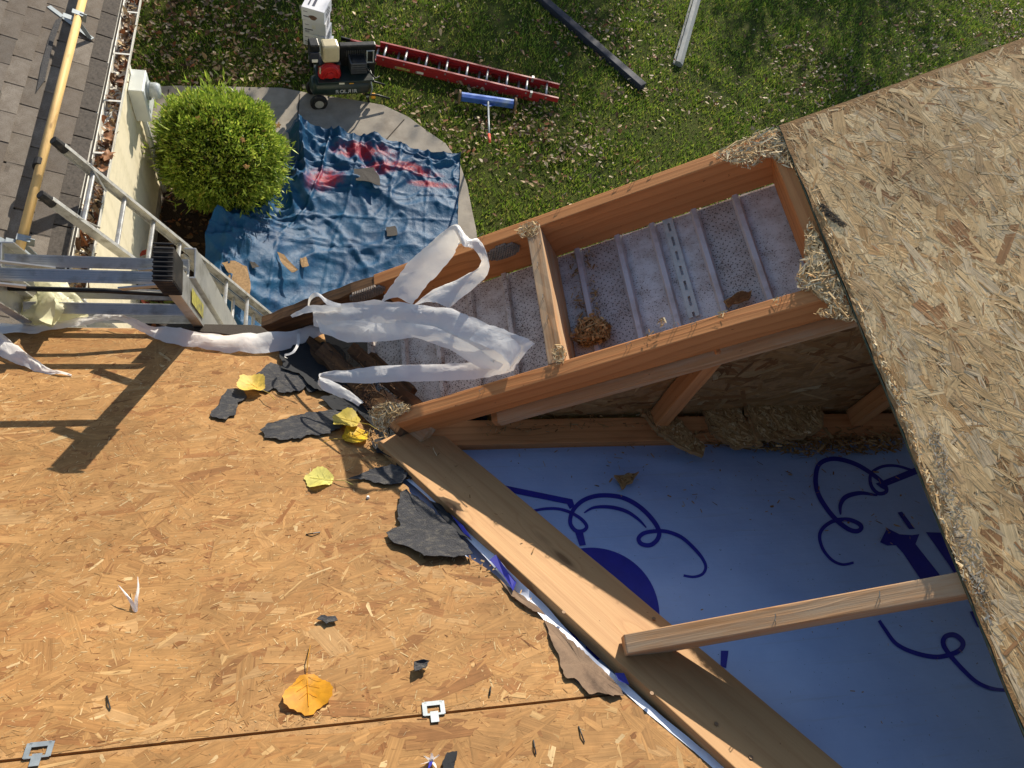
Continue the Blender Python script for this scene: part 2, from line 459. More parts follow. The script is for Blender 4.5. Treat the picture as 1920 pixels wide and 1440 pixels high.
dens = np.array([noise.noise(Vector((a*.55, b*.55, 9.0)))+.6*noise.noise(Vector((a*1.9, b*1.9, 4.0))) for a, b in zip(x, y)])
left = np.clip((0.4-x)/2.0, 0, 1)*np.clip((y-7.5)/1.0, 0, 1)
keep = rng.uniform(0, 1, len(x)) < np.clip(.2+.75*dens, .03, 1)+.85*left
x, y = x[keep], y[keep]
litter("fallen_leaves", x, y, rng.uniform(.015, .055, len(x)), (.04, .1), None, "brown and tan fallen leaves scattered over the lawn")
k = 1500
x = rng.uniform(-2.0, .0, k); y = rng.uniform(2.5, 7.0, k)
kk = inpoly(x, y, BEDP)
litter("bed_leaves", x[kk], y[kk], rng.uniform(.01, .04, kk.sum()), (.05, .1), None, "dark leaf litter in the bed beneath the round shrub",
       pal=LEAFPAL[[0, 1, 3, 5]])
# leaves that blew onto the path, each one by itself
def one_leaf(name, c, n, size, ang, col, label, cat="leaf", group=None, shape='lawn', curl=.3, parent=None, stem=True, seed=0):
    """a single leaf lying on a surface with normal n"""
    rr = random.Random(seed*77+5); n = Vector(n).normalized(); c = Vector(c)
    ux = (XA-n*XA.dot(n)).normalized(); uy = n.cross(ux); ux, uy = ux*math.cos(ang)+uy*math.sin(ang), uy*math.cos(ang)-ux*math.sin(ang)
    if shape == 'poplar':       # broad triangular leaf with toothed margin
        K = 44; out = []
        for i in range(K):
            q = i/K*2*math.pi
            r = .50+.12*math.cos(q)+.07*math.cos(3*q+math.pi)-.10*math.exp(-((q-math.pi)/.33)**2)+.16*math.exp(-(min(q, 2*math.pi-q)/.28)**2)
            r *= 1+(.03 if i % 2 else -.02)
            out.append((r*math.cos(q), r*math.sin(q)*1.02))
    else:
        K = 18; out = []
        for i in range(K):
            q = i/K*2*math.pi; r = .4+.12*math.cos(5*q)+.08*rr.uniform(-1, 1); out.append((r*1.2*math.cos(q), r*math.sin(q)))
    mb = MB(); vs = [c+n*.0025]; R = [.55, 1.0]
    ph = rr.uniform(0, 6.28)
    for r in R:
        for (a, b) in out:
            hh = size*curl*((a*r)**2*math.cos(ph)+(b*r)**2*1.1+.15*r*r*math.sin(3*math.atan2(b, a)+ph))
            vs.append(c+ux*a*r*size+uy*b*r*size+n*(.003+max(-.001, hh)))
    fs = [(0, 1+i, 1+(i+1) % K) for i in range(K)]+[(1+i, 1+K+i, 1+K+(i+1) % K, 1+(i+1) % K) for i in range(K)]
    l = s2l(col)
    for i, f in enumerate(fs):
        w = rr.uniform(.88, 1.1); mb.add([], [], None); mb.f.append(list(f)); mb.c.append((l[0]*w, l[1]*w, l[2]*w))
    mb.v = vs
    o = mb.build(name, M_LEAF, parent, smooth=True)
    tag(o, label, cat, group)
    if shape == 'poplar':
        vm = MB(); col2 = tuple(min(1, x*1.35) for x in l)
        def h_at(a, b): return .0042+max(-.001, size*curl*(a*a*math.cos(ph)+b*b*1.1))
        vm.tube([c+ux*size*(-.42+.1*i)+n*h_at(-.42+.1*i, 0) for i in range(10)], size*.009, 5, col=col2)
        for s in (-1, 1):
            for k_ in range(3):
                a0 = -.3+.2*k_
                vm.tube([c+ux*size*a0+n*h_at(a0, 0), c+ux*size*(a0+.17)+uy*size*s*(.34-.07*k_)+n*h_at(a0+.17, .34-.07*k_)], size*.005, 4, col=col2)
        vm.build("vein", M_LEAF, o)
    if stem:
        sm = MB(); L = size*.75
        sm.tube([c-ux*size*.42+n*.004, c-ux*(size*.42+L*.5)+uy*size*.05+n*.01, c-ux*(size*.42+L)+uy*size*.12+n*.004], size*.014, 6, col=tuple(x*.8 for x in l))
        sm.build("stem", M_LEAF, o)
    return o

# ------------------------------------------------------------------ the house being re-roofed
house = thing("house", (0.6, .8, 0), "house with its roof stripped to wood sheathing, rafters and blue-printed wrap showing", "house")

def P2T(t, y, h=0.0): return P2(t*CA, y, h)
def map_pts(fn, x, y, h):
    o = np.array(fn(0, 0, 0)); a = np.array(fn(1, 0, 0))-o; b = np.array(fn(0, 1, 0))-o; c = np.array(fn(0, 0, 1))-o
    return o+x[..., None]*a+y[..., None]*b+h[..., None]*c
def strands(fn, poly, n, L, W, dirs, pal, probs, parent, relief=.0009, tilt=.02, patch=.18, bright=(.8, 1.15), name="wood_strands", base=0.0002, mat=None, order=.72):
    """flat wood flakes pressed into a sheathing panel"""
    P = np.array(poly); x = rng.uniform(P[:, 0].min(), P[:, 0].max(), n); y = rng.uniform(P[:, 1].min(), P[:, 1].max(), n)
    mean, sd = dirs; ang = np.where(rng.uniform(0, 1, n) < order, rng.normal(mean, sd, n), rng.uniform(0, np.pi, n))
    l = rng.uniform(0, 1, n)**2.2*(L[1]-L[0])+L[0]; w = rng.uniform(0, 1, n)**1.8*(W[1]-W[0])+W[0]; w = np.minimum(w, l*.5)
    ca, sa = np.cos(ang), np.sin(ang)
    ok = inpoly(x, y, poly) & inpoly(x+ca*l*.5, y+sa*l*.5, poly) & inpoly(x-ca*l*.5, y-sa*l*.5, poly)
    x, y, l, w, ca, sa = x[ok], y[ok], l[ok], w[ok], ca[ok], sa[ok]; n = len(x)
    ux = np.array([-.5, -.2, .28, .5, .22, -.3]); uy = np.array([-.12, -.5, -.46, .1, .5, .46])
    lx = (ux[None]*(1+rng.uniform(-.25, .25, (n, 6))))*l[:, None]; ly = (uy[None]*(1+rng.uniform(-.35, .35, (n, 6))))*w[:, None]
    # some flakes are square-ended
    sq = rng.uniform(0, 1, n) < .45
    lx[sq] = np.array([-.5, -.5, .5, .5, .5, -.5])[None]*l[sq, None]*(1+rng.uniform(-.06, .06, (sq.sum(), 6)))
    ly[sq] = np.array([0, -.5, -.5, 0, .5, .5])[None]*w[sq, None]*(1+rng.uniform(-.1, .1, (sq.sum(), 6)))
    X = x[:, None]+ca[:, None]*lx-sa[:, None]*ly; Y = y[:, None]+sa[:, None]*lx+ca[:, None]*ly
    ok = inpoly(X, Y, poly).all(1)
    x, y, l, w, ca, sa, lx, ly, X, Y = (q[ok] for q in (x, y, l, w, ca, sa, lx, ly, X, Y)); n = len(x)
    tx = rng.normal(0, tilt*.35, n); ty = rng.normal(0, tilt, n)
    tx = np.clip(tx, -.003/l, .003/l)
    Hh = base+rng.uniform(0, 1, n)[:, None]**1.3*relief+lx*tx[:, None]+ly*ty[:, None]
    V = map_pts(fn, X, Y, Hh).reshape(-1, 3); F = np.arange(6*n).reshape(n, 6)
    pal = np.array([s2l(c) for c in pal]); c = pal[rng.choice(len(pal), n, p=probs)]*rng.uniform(bright[0], bright[1], (n, 1))
    pn = np.array([noise.noise(Vector((a*3.1, b*7.5, 1.0))) for a, b in zip(x, y)])
    c *= (1+patch*pn)[:, None]
    uv = np.stack([lx+rng.uniform(0, 9, (n, 1)), ly+rng.uniform(0, 9, (n, 1))], -1)
    o = np_mesh(name, V, F, mat or M_STRAND, parent, c, uv)
    tag(o, kind="stuff"); return o

def panel(fn, poly, th, name="sheathing_panel", label=None, mat=None, nn=None):
    mb = MB(); top = [fn(a, b, 0) for a, b in poly]; n = fn(0, 0, 1)-fn(0, 0, 0)
    mb.prism(top, n, th); o = mb.build(name, mat or M_CORE, house)
    if label: o["label"] = label
    return o
def s_of(p): return p.y/CB
def jag(pts, step=.02, amp=.004, seed=1):
    rr = random.Random(seed); out = []
    for i in range(len(pts)-1):
        a, b = Vector(pts[i]), Vector(pts[i+1]); k = max(1, int((b-a).length/step))
        for j in range(k):
            q = a.lerp(b, j/k); out.append((q.x+rr.uniform(-amp, amp), q.y+rr.uniform(-amp, amp)))
    out.append(tuple(pts[-1])); return out
def to1(u, v, h=0.0): p = p1(u, v, h); return (p.x, (p.y-SB*h)/CB)
def to2(u, v, h=0.0): p = p2(u, v, h); return ((p.x+SA*h)/CA, p.y)

S_EAVE, S_SEAM = 1.252/CB, .122/CB
edgeA = [to1(*q) for q in ((612, 640), (640, 705), (690, 790), (735, 860), (757, 905), (800, 962), (862, 1035), (925, 1075), (962, 1112), (1018, 1160), (1034, 1196), (1050, 1240), (1082, 1282), (1165, 1304))]
polyA = [(-1.25, S_SEAM+.0026), (-1.25, S_EAVE)]+[(edgeA[0][0]-.01, S_EAVE)]+jag(edgeA, .018, .0035, 3)[:-1]+[(edgeA[-1][0], S_SEAM+.0026)]
edgeB = [to1(*q) for q in ((1178, 1303), (1235, 1345), (1290, 1398), (1345, 1442))]
vx = (edgeB[3][0]-edgeB[1][0])/(edgeB[3][1]-edgeB[1][1])
edgeB += [(edgeB[-1][0]+vx*(-1.0-edgeB[-1][1]), -1.0)]
polyB = [(-1.25, -1.0), (-1.25, S_SEAM-.0026), (edgeB[0][0], S_SEAM-.0026)]+jag(edgeB, .03, .002, 5)[1:]
TH = .0115
panA = panel(P1, polyA, TH, label="sunlit upper sheathing panel along the eave")
panB = panel(P1, polyB, TH, label="sunlit lower sheathing panel below the dark seam")
panC = panel(P1, [(-3.2, S_SEAM+.0026), (-3.2, S_EAVE), (-1.254, S_EAVE), (-1.254, S_SEAM+.0026)], TH)
panD = panel(P1, [(-3.2, -1.0), (-3.2, S_SEAM-.0026), (-1.254, S_SEAM-.0026), (-1.254, -1.0)], TH)
PALL = ((175, 133, 83), (166, 122, 73), (191, 155, 105), (137, 92, 51), (169, 127, 78), (203, 175, 130), (151, 106, 62))
PRL = [.27, .2, .14, .06, .2, .04, .09]
PALB = ((169, 128, 79), (165, 122, 74), (175, 134, 85), (148, 104, 62), (167, 126, 78), (182, 144, 97), (158, 115, 70))
visA = [q for q in polyA]; visA[0] = (-1.248, S_SEAM+.003); visA[1] = (-1.248, S_EAVE)
visB = [(-1.248, -.8), (-1.248, S_SEAM-.003), (edgeB[0][0], S_SEAM-.003), edgeB[1], edgeB[2], (edgeB[3][0]+vx*(-.8-edgeB[3][1])-.01, -.8)]
strands(P1, visA, 10500, (.06, .2), (.014, .05), (.12, .35), PALB, PRL, panA, .0005, .006, .25, (.9, 1.08))
strands(P1, visA, 5800, (.015, .08), (.003, .014), (.25, .6), PALL, PRL, panA, .0006, .02, .25, (.88, 1.1), base=.0002)
strands(P1, visA, 30000, (.003, .02), (.0005, .0022), (.7, .8), PALL+((128, 84, 48),), [.16, .12, .24, .08, .12, .2, .04, .04], panA, .001, .07, .3, base=.0004)
strands(P1, visB, 11000, (.06, .2), (.016, .05), (.3, .5), PALB, PRL, panB, .0005, .008, .2, (.88, 1.12))
strands(P1, visB, 6500, (.02, .09), (.005, .02), (.5, .7), PALL, PRL, panB, .0007, .02, base=.0002)
strands(P1, visB, 10500, (.003, .02), (.0006, .0025), (.5, .7), PALL, PRL, panB, .001, .06, base=.0004)

for pn, pq in ((panC, [(-2.4, S_SEAM+.003), (-2.4, S_EAVE), (-1.256, S_EAVE), (-1.256, S_SEAM+.003)]), (panD, [(-2.4, -.8), (-2.4, S_SEAM-.003), (-1.256, S_SEAM-.003), (-1.256, -.8)])):
    strands(P1, pq, 6500, (.06, .2), (.014, .05), (.15, .35), PALB, PRL, pn, .0005, .006, .25, (.9, 1.08))
    strands(P1, pq, 3200, (.015, .08), (.003, .014), (.25, .6), PALL, PRL, pn, .0006, .02, .25, (.88, 1.1), base=.0002)
    strands(P1, pq, 12000, (.003, .02), (.0005, .0022), (.7, .8), PALL, PRL, pn, .001, .07, .3, base=.0004)

# upper roof deck on the right
T_E, Y_RAKE = to2(1700, 828, .0115)[0], 1.262
edge2 = jag([(T_E, Y_RAKE), (T_E+.002, .9), (T_E+.001, .4), (T_E+.002, -.1), (T_E, -1.6)], .025, .0012, 11)
poly2 = edge2+[(4.2, -1.6), (4.2, Y_RAKE)]
def P2D(t, y, h=0.0): return P2T(t, y, h+TH)
pan2 = panel(P2D, poly2, TH, label="weathered upper sheathing panel rising to the right above the rafters")
PALR = ((234, 198, 144), (224, 186, 132), (244, 214, 164), (202, 160, 108), (228, 202, 162), (214, 178, 130), (178, 132, 88))
PRR = [.24, .2, .18, .1, .12, .1, .06]
vis2 = [(T_E+.002, Y_RAKE-.002), (T_E+.003, -.35), (T_E+.75, -.35), (T_E+1.9, .9), (T_E+1.9, Y_RAKE-.002)]
strands(P2D, vis2, 9000, (.05, .17), (.008, .03), (1.8, .3), PALR, PRR, pan2, .0004, .008, .3, (.88, 1.1), order=.88)
strands(P2D, vis2, 16000, (.02, .09), (.0015, .006), (1.8, .35), PALR, PRR, pan2, .0006, .03, .3, (.92, 1.06), base=.0001, order=.85)
strands(P2D, vis2, 60000, (.004, .03), (.0005, .0018), (1.85, .6), PALR, PRR, pan2, .0009, .09, .3, (.85, 1.1), base=.0002)
ed2 = [(T_E-.0012, Y_RAKE), (T_E-.0012, -1.6)]
MB().prism([P2D(T_E-.0015, Y_RAKE, -.0008), P2D(T_E-.0015, -1.6, -.0008), P2D(T_E+.0005, -1.6, -.0008), P2D(T_E+.0005, Y_RAKE, -.0008)], N2, TH-.001).build("sealed_edge", simple("edge_green", (66, 78, 62), .8, 0, .35, 40, .2, 200, .001, dirt=(120, 104, 76)), pan2)
# dark scuff left by a tool on the upper panel
sc = [to2(*q, TH) for q in ((1529, 372), (1545, 384), (1568, 404), (1590, 424), (1583, 430), (1556, 414), (1536, 396))]
strands(P2D, sc, 2600, (.002, .009), (.0006, .002), (2.6, .5), ((44, 42, 38), (66, 60, 52), (90, 80, 66)), [.4, .35, .25], pan2, .0022, .05, name="dark_scuff", base=.0014)

# ------------------------------------------------------------------ framing lumber
def board(name, a, b, up, w, d, mat, parent=None, wob=.0008, seed=0, bev=.002, label=None, endcut=None, segs=10):
    """sawn board; a-b runs along the middle of its top face"""
    rr = random.Random(seed+13); a, b = Vector(a), Vector(b); m = frame(a, b-a, up); L = (b-a).length
    bm = bmesh.new(); prof = ((-w/2, 0), (w/2, 0), (w/2, -d), (-w/2, -d)); rings = []
    for i in range(segs+1):
        x = L*i/segs; ring = []
        for (y, z) in prof:
            dx = 0
            if endcut and i == 0: dx = endcut[0]*(z/d)
            if endcut and i == segs: dx = endcut[1]*(z/d)
            ring.append(bm.verts.new((x+dx, y+rr.uniform(-wob, wob), z+rr.uniform(-wob, wob))))
        rings.append(ring)
    for i in range(segs):
        for j in range(4):
            bm.faces.new((rings[i][j], rings[i+1][j], rings[i+1][(j+1) % 4], rings[i][(j+1) % 4]))
    bm.faces.new(rings[0]); bm.faces.new(rings[-1][::-1])
    bmesh.ops.recalc_face_normals(bm, faces=bm.faces)
    me = bpy.data.meshes.new(name); bm.to_mesh(me); bm.free()
    o = raw(name, me, mat, m, parent)
    md = o.modifiers.new("bevel", 'BEVEL'); md.width = bev; md.segments = 2; md.limit_method = 'ANGLE'; md.angle_limit = RAD(40)
    if label: o["label"] = label
    return o
RW, RD = .036, .088
Y_IN = p2(1240, 620).y-RW/2-.002
x_f = p2(742, 795).x
gable = board("rafter", P2(x_f, Y_IN), P2(3.6, Y_IN), N2, RW, RD, M_FIR, house, seed=1, label="gable rafter crossing the middle with frayed sheathing at its foot")
board("rafter", P2(x_f+.19, Y_IN-.022, -RD-.002), P2(3.6, Y_IN-.022, -RD-.002), N2, .044, .024, M_FIRW, house, seed=21)
board("rafter", P2(x_f+.17, Y_IN-.008, -RD-.0275), P2(3.6, Y_IN-.008, -RD-.0275), N2, .036, .03, M_FIR, house, seed=22)
Y_FLY = Y_RAKE-RW/2-.001
x_l = p2(700, 522).x
fly = board("rafter", P2(x_l, Y_FLY), P2(3.6, Y_FLY), N2, RW, .138, M_FIR, house, seed=2, label="outer fly rafter along the open eave box")
x_l2 = p2(488, 600).x
board("rafter", P2(x_l2, Y_FLY-.001, -.004), P2(x_l+.004, Y_FLY-.001, -.001), N2, RW, .12, M_OLDW, house, seed=3, label="rotten dark lower end of the fly rafter", wob=.003)
x_b = p2(1020, 550).x
board("blocking", P2(x_b, Y_IN+RW/2+.001), P2(x_b, Y_FLY-RW/2-.001), N2, .038, .138, M_FIRW, house, seed=4, label="short block between the two rafters")
x_b2 = T_E*CA-.012
board("blocking", P2(x_b2, Y_IN+RW/2+.001, -.0005), P2(x_b2, Y_FLY-RW/2-.001, -.0005), N2, .038, .138, M_FIR, house, seed=5)
zpl = lambda y: CAM.z-H1-y*SB/CB
def jack_rafter(xa, jy, label, seed):
    """rafter whose foot is cut level to sit on the valley board"""
    zp = zpl(jy)+.0245/CB; d = .078; m = frame(P2(xa, jy), RK, N2); mi = m.inverted()
    xh = (zp-(CAM.z+(C2+SA*0)/CA)+d/CA)/math.tan(ALPHA)
    pts = [P2(xa, jy), Vector((xa+.006, jy, zp)), Vector((xh, jy, zp)), P2(3.2, jy)-N2*d, P2(3.2, jy)]
    mb = MB(); mb.prism([p+YA*RW/2 for p in pts], YA, RW)
    o = mb.build("jack_rafter", M_FIRW, house, m=m, bevel=.002)
    if label: o["label"] = label
    return o
jy = p2(1500, 1148).y
jack = jack_rafter(p2(1172, 1203).x, jy, "jack rafter resting on the pale valley board", 6)
jack_rafter(p2(1172, 1203).x+.62*math.tan(BETA)/math.tan(ALPHA), jy-.62, None, 7)
# valley board, a wide plank lying along the valley on the wrap
va, vb = p1(785, 806, .024), p1(1583, 1440, .024)
le = p1(907, 1010, .024); wv = (le-va); wdir = (wv-VAL*wv.dot(VAL)); 
re = p1(1067, 1010, .024); wid = (re-le); wid = (wid-VAL*wid.dot(VAL)); WID = wid.length
mid = (le+re)/2
top_c = mid+VAL*((va-mid).dot(VAL)); 
board("valley_board", top_c+VAL*.02, mid-VAL*2.6, N1, WID, .036, M_PINE, house, seed=8, label="wide pale plank laid along the valley", segs=24)
for (u, v) in ((1057, 1148), (1222, 1300), (1408, 1420), (1343, 1357), (1226, 1160)):
    MB().disc(p1(u, v, .0255), N1, .0038, .002, 10).build("nail_head", simple("old_nail", (122, 96, 70), .6, .2, .1, 30, 0), house)
# plate, stud and inner face of the little gable wall
Y_W = Y_IN-.01
zpl = lambda y: CAM.z-H1-y*SB/CB
pl = py_(800, 830, Y_W)
board("wall_plate", (pl.x, Y_W-.012, zpl(Y_W-.012)+.03), (3.2, Y_W-.012, zpl(Y_W-.012)+.03), ZA, .07, .038, M_FIR, house, seed=9, label="flat plate under the gable rafter")
st = py_(1262, 782, Y_W-.02)
xs = st.x+.012
board("stud", (xs, Y_W+.008, zpl(Y_W)+.032), (xs, Y_W+.008, P2(xs, Y_W, -.15).z), XA, .05, .038, M_FIR, house, seed=10)
xs2 = xs+.62
board("stud", (xs2, Y_W+.008, zpl(Y_W)+.032), (xs2, Y_W+.008, P2(xs2, Y_W, -.15).z), XA, .05, .038, M_FIR, house, seed=12)
x0g = x_f+.2
shp = [(x0g, zpl(Y_W)-.06), (3.2, zpl(Y_W)-.06), (3.2, P2(3.2, Y_W, -.06).z), (x0g, P2(x0g, Y_W, -.09).z)]
gb = MB().prism([Vector((x, Y_IN+.03, z)) for x, z in shp], -YA, .011).build("gable_sheathing", M_CORE, house)
gb["label"] = "dark sheathing inside the small gable wall"
def PG(a, b, h=0.0): return Vector((a, Y_IN+.03-h, b))
strands(PG, [(x0g, shp[0][1]), (2.2, shp[0][1]), (2.2, P2(2.2, Y_W, -.09).z), (x0g, shp[3][1])], 2500, (.03, .14), (.008, .03), (.3, .5), PALL, PRL, gb, .0008, .02)

# ------------------------------------------------------------------ soffit under the eave box
def soffit_mat(name, perf, base, dirty):
    t = NT(name); v = t.coord((1, 1, 1)); n = t.noise(v, 14, 6, .7); sp = t.math('ADD', t.noise(v, 260, 2, .5), t.math('MULTIPLY', t.math('SUBTRACT', t.noise(v, 7, 4, .6), .5), .45))
    c = t.mix(t.ramp(n, [(.42, (0, 0, 0)), (.72, (.85, .85, .85))]), s2l(base), s2l((138, 112, 92)))
    c = t.mix(t.ramp(sp, [(.62-.1*dirty, (0, 0, 0)), (.68-.1*dirty, (1, 1, 1))]), c, s2l((74, 48, 34)))
    if perf:
        w = t.coord((1, 1, 0), rot=(0, 0, RAD(45)))
        d = t.voro(w, 82, 'F1', 0, 0.0)
        x, y, z = t.sep(v)
        hole = t.ramp(d, [(.12, (.8, .8, .8)), (.18, (0, 0, 0))])
        c = t.mix(hole, c, s2l((26, 22, 20)))
    t.color(c); t.set('Roughness', .4); t.bump(n, .05, .003); return t.m
M_SOF = soffit_mat("soffit_plain", False, (204, 198, 196), .12)
M_SOFP = soffit_mat("soffit_perforated", True, (184, 174, 168), .3)
M_SOFD = soffit_mat("soffit_soiled", True, (212, 208, 204), .4)
M_SOFD2 = soffit_mat("soffit_soiled_plain", False, (212, 208, 204), .4)
HS = -.144
ribs = [p2(u, v, HS).x+SA*HS for u, v in ((1082, 463), (1157, 439), (1222, 420), (1299, 390), (1376, 364), (1461, 337))]
sp_ = (ribs[-1]-ribs[0])/5
xcut = p2(690, 625, HS).x+SA*HS-.06
allr = [ribs[0]-sp_*k for k in range(8, 0, -1) if ribs[0]-sp_*k > xcut]+ribs+[ribs[-1]+sp_*k for k in range(1, 4)]
YS0, YS1 = Y_IN+.021, Y_FLY-RW/2+.002
for i in range(len(allr)-1):
    a, b = allr[i], allr[i+1]; right = a > ribs[0]-.02
    ir = round((a-ribs[0])/sp_); perf = (ir % 3) == 0 if right else (ir % 2 == 0)
    m_ = (M_SOFP if perf else M_SOF) if right else (M_SOFD if perf else M_SOFD2)
    mm = frame(P2(a, YS0, HS), RK, N2)
    MB().prism([P2(a, YS0, HS), P2(b, YS0, HS), P2(b, YS1, HS), P2(a, YS1, HS)], N2, .0012).build("soffit_panel", m_, house, m=mm)
    w = .011
    prof = [(-w, .0006), (-w*.55, .013), (w*.55, .013), (w, .0006)]
    MB().sweep(prof, P2(a, YS0, HS), P2(a, YS1, HS), N2).build("soffit_rib", simple("soffit_rib_paint", (196, 188, 188), .35, .1, .08, 20, .03, 200, .001, dirt=(160, 146, 138)) if right else M_SOFD2, house, bevel=.001)
# slotted galvanised strip lying on the soffit
sa_, sb_ = p2(1250, 408, HS+.006), p2(1302, 594, HS+.006)
sd = (sb_-sa_); sl = sd.length; sd.normalize(); sy = N2.cross(sd).normalized()
mb = MB()
for s in (-1, 1): mb.bar(sa_+sy*s*.008, sb_+sy*s*.008, .010, .002, N2)
k = 0; q = 0.0
while q < sl:
    mb.bar(sa_+sd*q, sa_+sd*min(sl, q+.018), .0064, .0018, N2); q += .046
strip = mb.build("slotted_strip", simple("dull_zinc", (186, 188, 184), .5, .0, .12, 60, .1), house)
strip["label"] = "slotted metal strip lying across the soffit"

# fascia, soffit and wall of the near eave (below the frame of view)
ev = P1(-3.2, S_EAVE, -TH); ev2 = P1(edgeA[0][0]-.02, S_EAVE, -TH)
board("fascia", ev+Vector((0, -.02, -.002)), ev2+Vector((0, -.02, -.002)), ZA, .022, .14, M_OLDW, house, seed=31)
for k_ in range(11):
    z0 = 5.15-k_*.5
    MB().prism([Vector((-3.2, .86+.012*0, z0)), Vector((3.2, .86, z0)), Vector((3.2, .872, z0-.5)), Vector((-3.2, .872, z0-.5))], YA, .01).build("siding_board", M_SIDING, house)
for xr in np.arange(-2.9, .1, .61):
    board("eave_rafter", P1(xr, -.9, -TH-.001), P1(xr, S_EAVE-.05, -TH-.001), N1, .038, .1, M_FIR, house, seed=int(xr*100))
# starter strip of old shingle along the eave
stp = [to1(*q) for q in ((300, 612), (352, 604), (480, 612), (560, 628), (520, 640), (400, 626))]
MB().prism([P1(a, min(b, S_EAVE+.02), .004) for a, b in jag(stp+[stp[0]], .02, .004, 8)[:-1]], N1, .0035).build("starter_shingle", simple("granule_black", (58, 52, 46), .95, 0, .5, 400, .9, 500, .003), house)

MB().prism([P1(-1.25, S_SEAM-.02, -TH-.0005), P1(.5, S_SEAM-.02, -TH-.0005), P1(.5, S_SEAM+.02, -TH-.0005), P1(-1.25, S_SEAM+.02, -TH-.0005)], N1, .001).build("seam_shade_strip", simple("seam_dark", (16, 14, 12), .95, 0, .2, 20, 0), house)  # near-black strip added under the gap; its colour stands in for the seam's shade

# ------------------------------------------------------------------ printed house wrap under the framing
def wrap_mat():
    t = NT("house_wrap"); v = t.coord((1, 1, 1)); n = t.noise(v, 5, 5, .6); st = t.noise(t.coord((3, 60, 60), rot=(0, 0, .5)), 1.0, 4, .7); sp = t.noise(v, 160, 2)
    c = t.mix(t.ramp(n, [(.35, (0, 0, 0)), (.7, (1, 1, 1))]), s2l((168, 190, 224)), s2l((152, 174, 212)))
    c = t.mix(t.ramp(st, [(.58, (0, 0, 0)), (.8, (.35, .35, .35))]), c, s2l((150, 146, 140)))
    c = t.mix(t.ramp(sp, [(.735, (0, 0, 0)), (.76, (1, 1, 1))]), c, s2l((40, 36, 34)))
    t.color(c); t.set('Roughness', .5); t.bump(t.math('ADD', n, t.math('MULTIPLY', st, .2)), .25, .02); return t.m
HW = -.0135
X, S = np.meshgrid(np.linspace(-.15, 2.6, 130), np.linspace(-1.0, .812/CB, 90), indexing='ij')
def wrap_h(a, b):
    r = 1-2*abs(noise.noise(Vector((a*1.4+b*.8, b*2.2-a*.5, 4))))
    return HW-.006+.008*max(0, r)**4+.003*noise.noise(Vector((a*2.3, b*2.3, 4)))+.0012*noise.noise(Vector((a*9, b*7, 2)))
hh = np.array([[wrap_h(a, b) for b in S[0]] for a in X[:, 0]])
V = map_pts(P1, X, S, hh).reshape(-1, 3); ni, nj = X.shape
F = [(i*nj+j, (i+1)*nj+j, (i+1)*nj+j+1, i*nj+j+1) for i in range(ni-1) for j in range(nj-1)]
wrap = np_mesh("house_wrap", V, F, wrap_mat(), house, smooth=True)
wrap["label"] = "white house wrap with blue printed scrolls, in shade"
M_INK = simple("blue_ink", (36, 40, 140), .5, 0, .12, 30, .1, 200, .001)
def catmull(pts, k=6):
    pts = [Vector(p) for p in pts]; out = []
    for i in range(len(pts)-1):
        a, b, c, d = pts[max(i-1, 0)], pts[i], pts[i+1], pts[min(i+2, len(pts)-1)]
        for j in range(k):
            t = j/k; out.append(.5*((2*b)+(c-a)*t+(2*a-5*b+4*c-d)*t*t+(3*b-a-3*c+d)*t**3))
    out.append(pts[-1]); return out
def pw(u, v):
    p = p1(u, v, HW-.003); return p1(u, v, wrap_h(p.x, s_of(p))+.0012)
def ink_stroke(pts, w, taper=.35):
    c = catmull([(a, b, 0) for a, b in pts]); mb = MB(); n = len(c); vs = []
    for i, p in enumerate(c):
        t = (c[min(i+1, n-1)]-c[max(i-1, 0)]).normalized(); q = Vector((-t.y, t.x, 0))
        ww = 1.3*w*(taper+(1-taper)*math.sin(math.pi*min(1, max(0, .08+.84*i/(n-1)))))
        for s in (-1, 1): r = p+q*s*ww/2; vs.append(pw(r.x, r.y))
    mb.add(vs, [(2*i, 2*i+1, 2*i+3, 2*i+2) for i in range(n-1)])
    return mb.build("printed_scroll", M_INK, wrap, recalc=False)
def ink_poly(pts):
    bm = bmesh.new(); f = bm.faces.new([bm.verts.new((u, v, 0)) for u, v in pts]); bmesh.ops.triangulate(bm, faces=[f])
    for _ in range(3):
        es = [e for e in bm.edges if e.calc_length() > 14]
        if es: bmesh.ops.subdivide_edges(bm, edges=es, cuts=1); bmesh.ops.triangulate(bm, faces=bm.faces)
    mb = MB(); mb.add([pw(v.co.x, v.co.y) for v in bm.verts], []); bm.verts.index_update()
    for f in bm.faces: mb.f.append([v.index for v in f.verts]); mb.c.append(None)
    bm.free(); return mb.build("printed_shape", M_INK, wrap)
zA = lambda L: [(860+a/3, 700+b/3) for a, b in L]
zB = lambda L: [(1400+a/3.692, 640+b/3.692) for a, b in L]
zC = lambda L: [(1280+a/3, 960+b/3) for a, b in L]
ink_poly(zA([(250, 628), (640, 708), (652, 745), (625, 764), (610, 735), (300, 672)]))
ink_stroke(zA([(400, 778), (480, 762), (560, 762), (630, 783), (690, 820), (720, 860), (700, 885), (660, 885), (630, 850), (630, 805), (652, 758), (700, 715), (770, 690), (850, 687), (930, 702), (1010, 745), (1080, 810), (1125, 880), (1120, 930), (1080, 965), (1030, 960), (1012, 930), (1040, 900), (1100, 888), (1170, 890), (1250, 920), (1320, 980), (1370, 1040), (1390, 1090), (1370, 1130), (1320, 1145), (1265, 1137)]), 6.6, .4)
ink_stroke(zA([(705, 785), (760, 755), (850, 752), (940, 775), (1010, 820), (1055, 868)]), 5.5, .1)
ink_poly(zA([(655, 895), (700, 895), (716, 965), (680, 970)]))
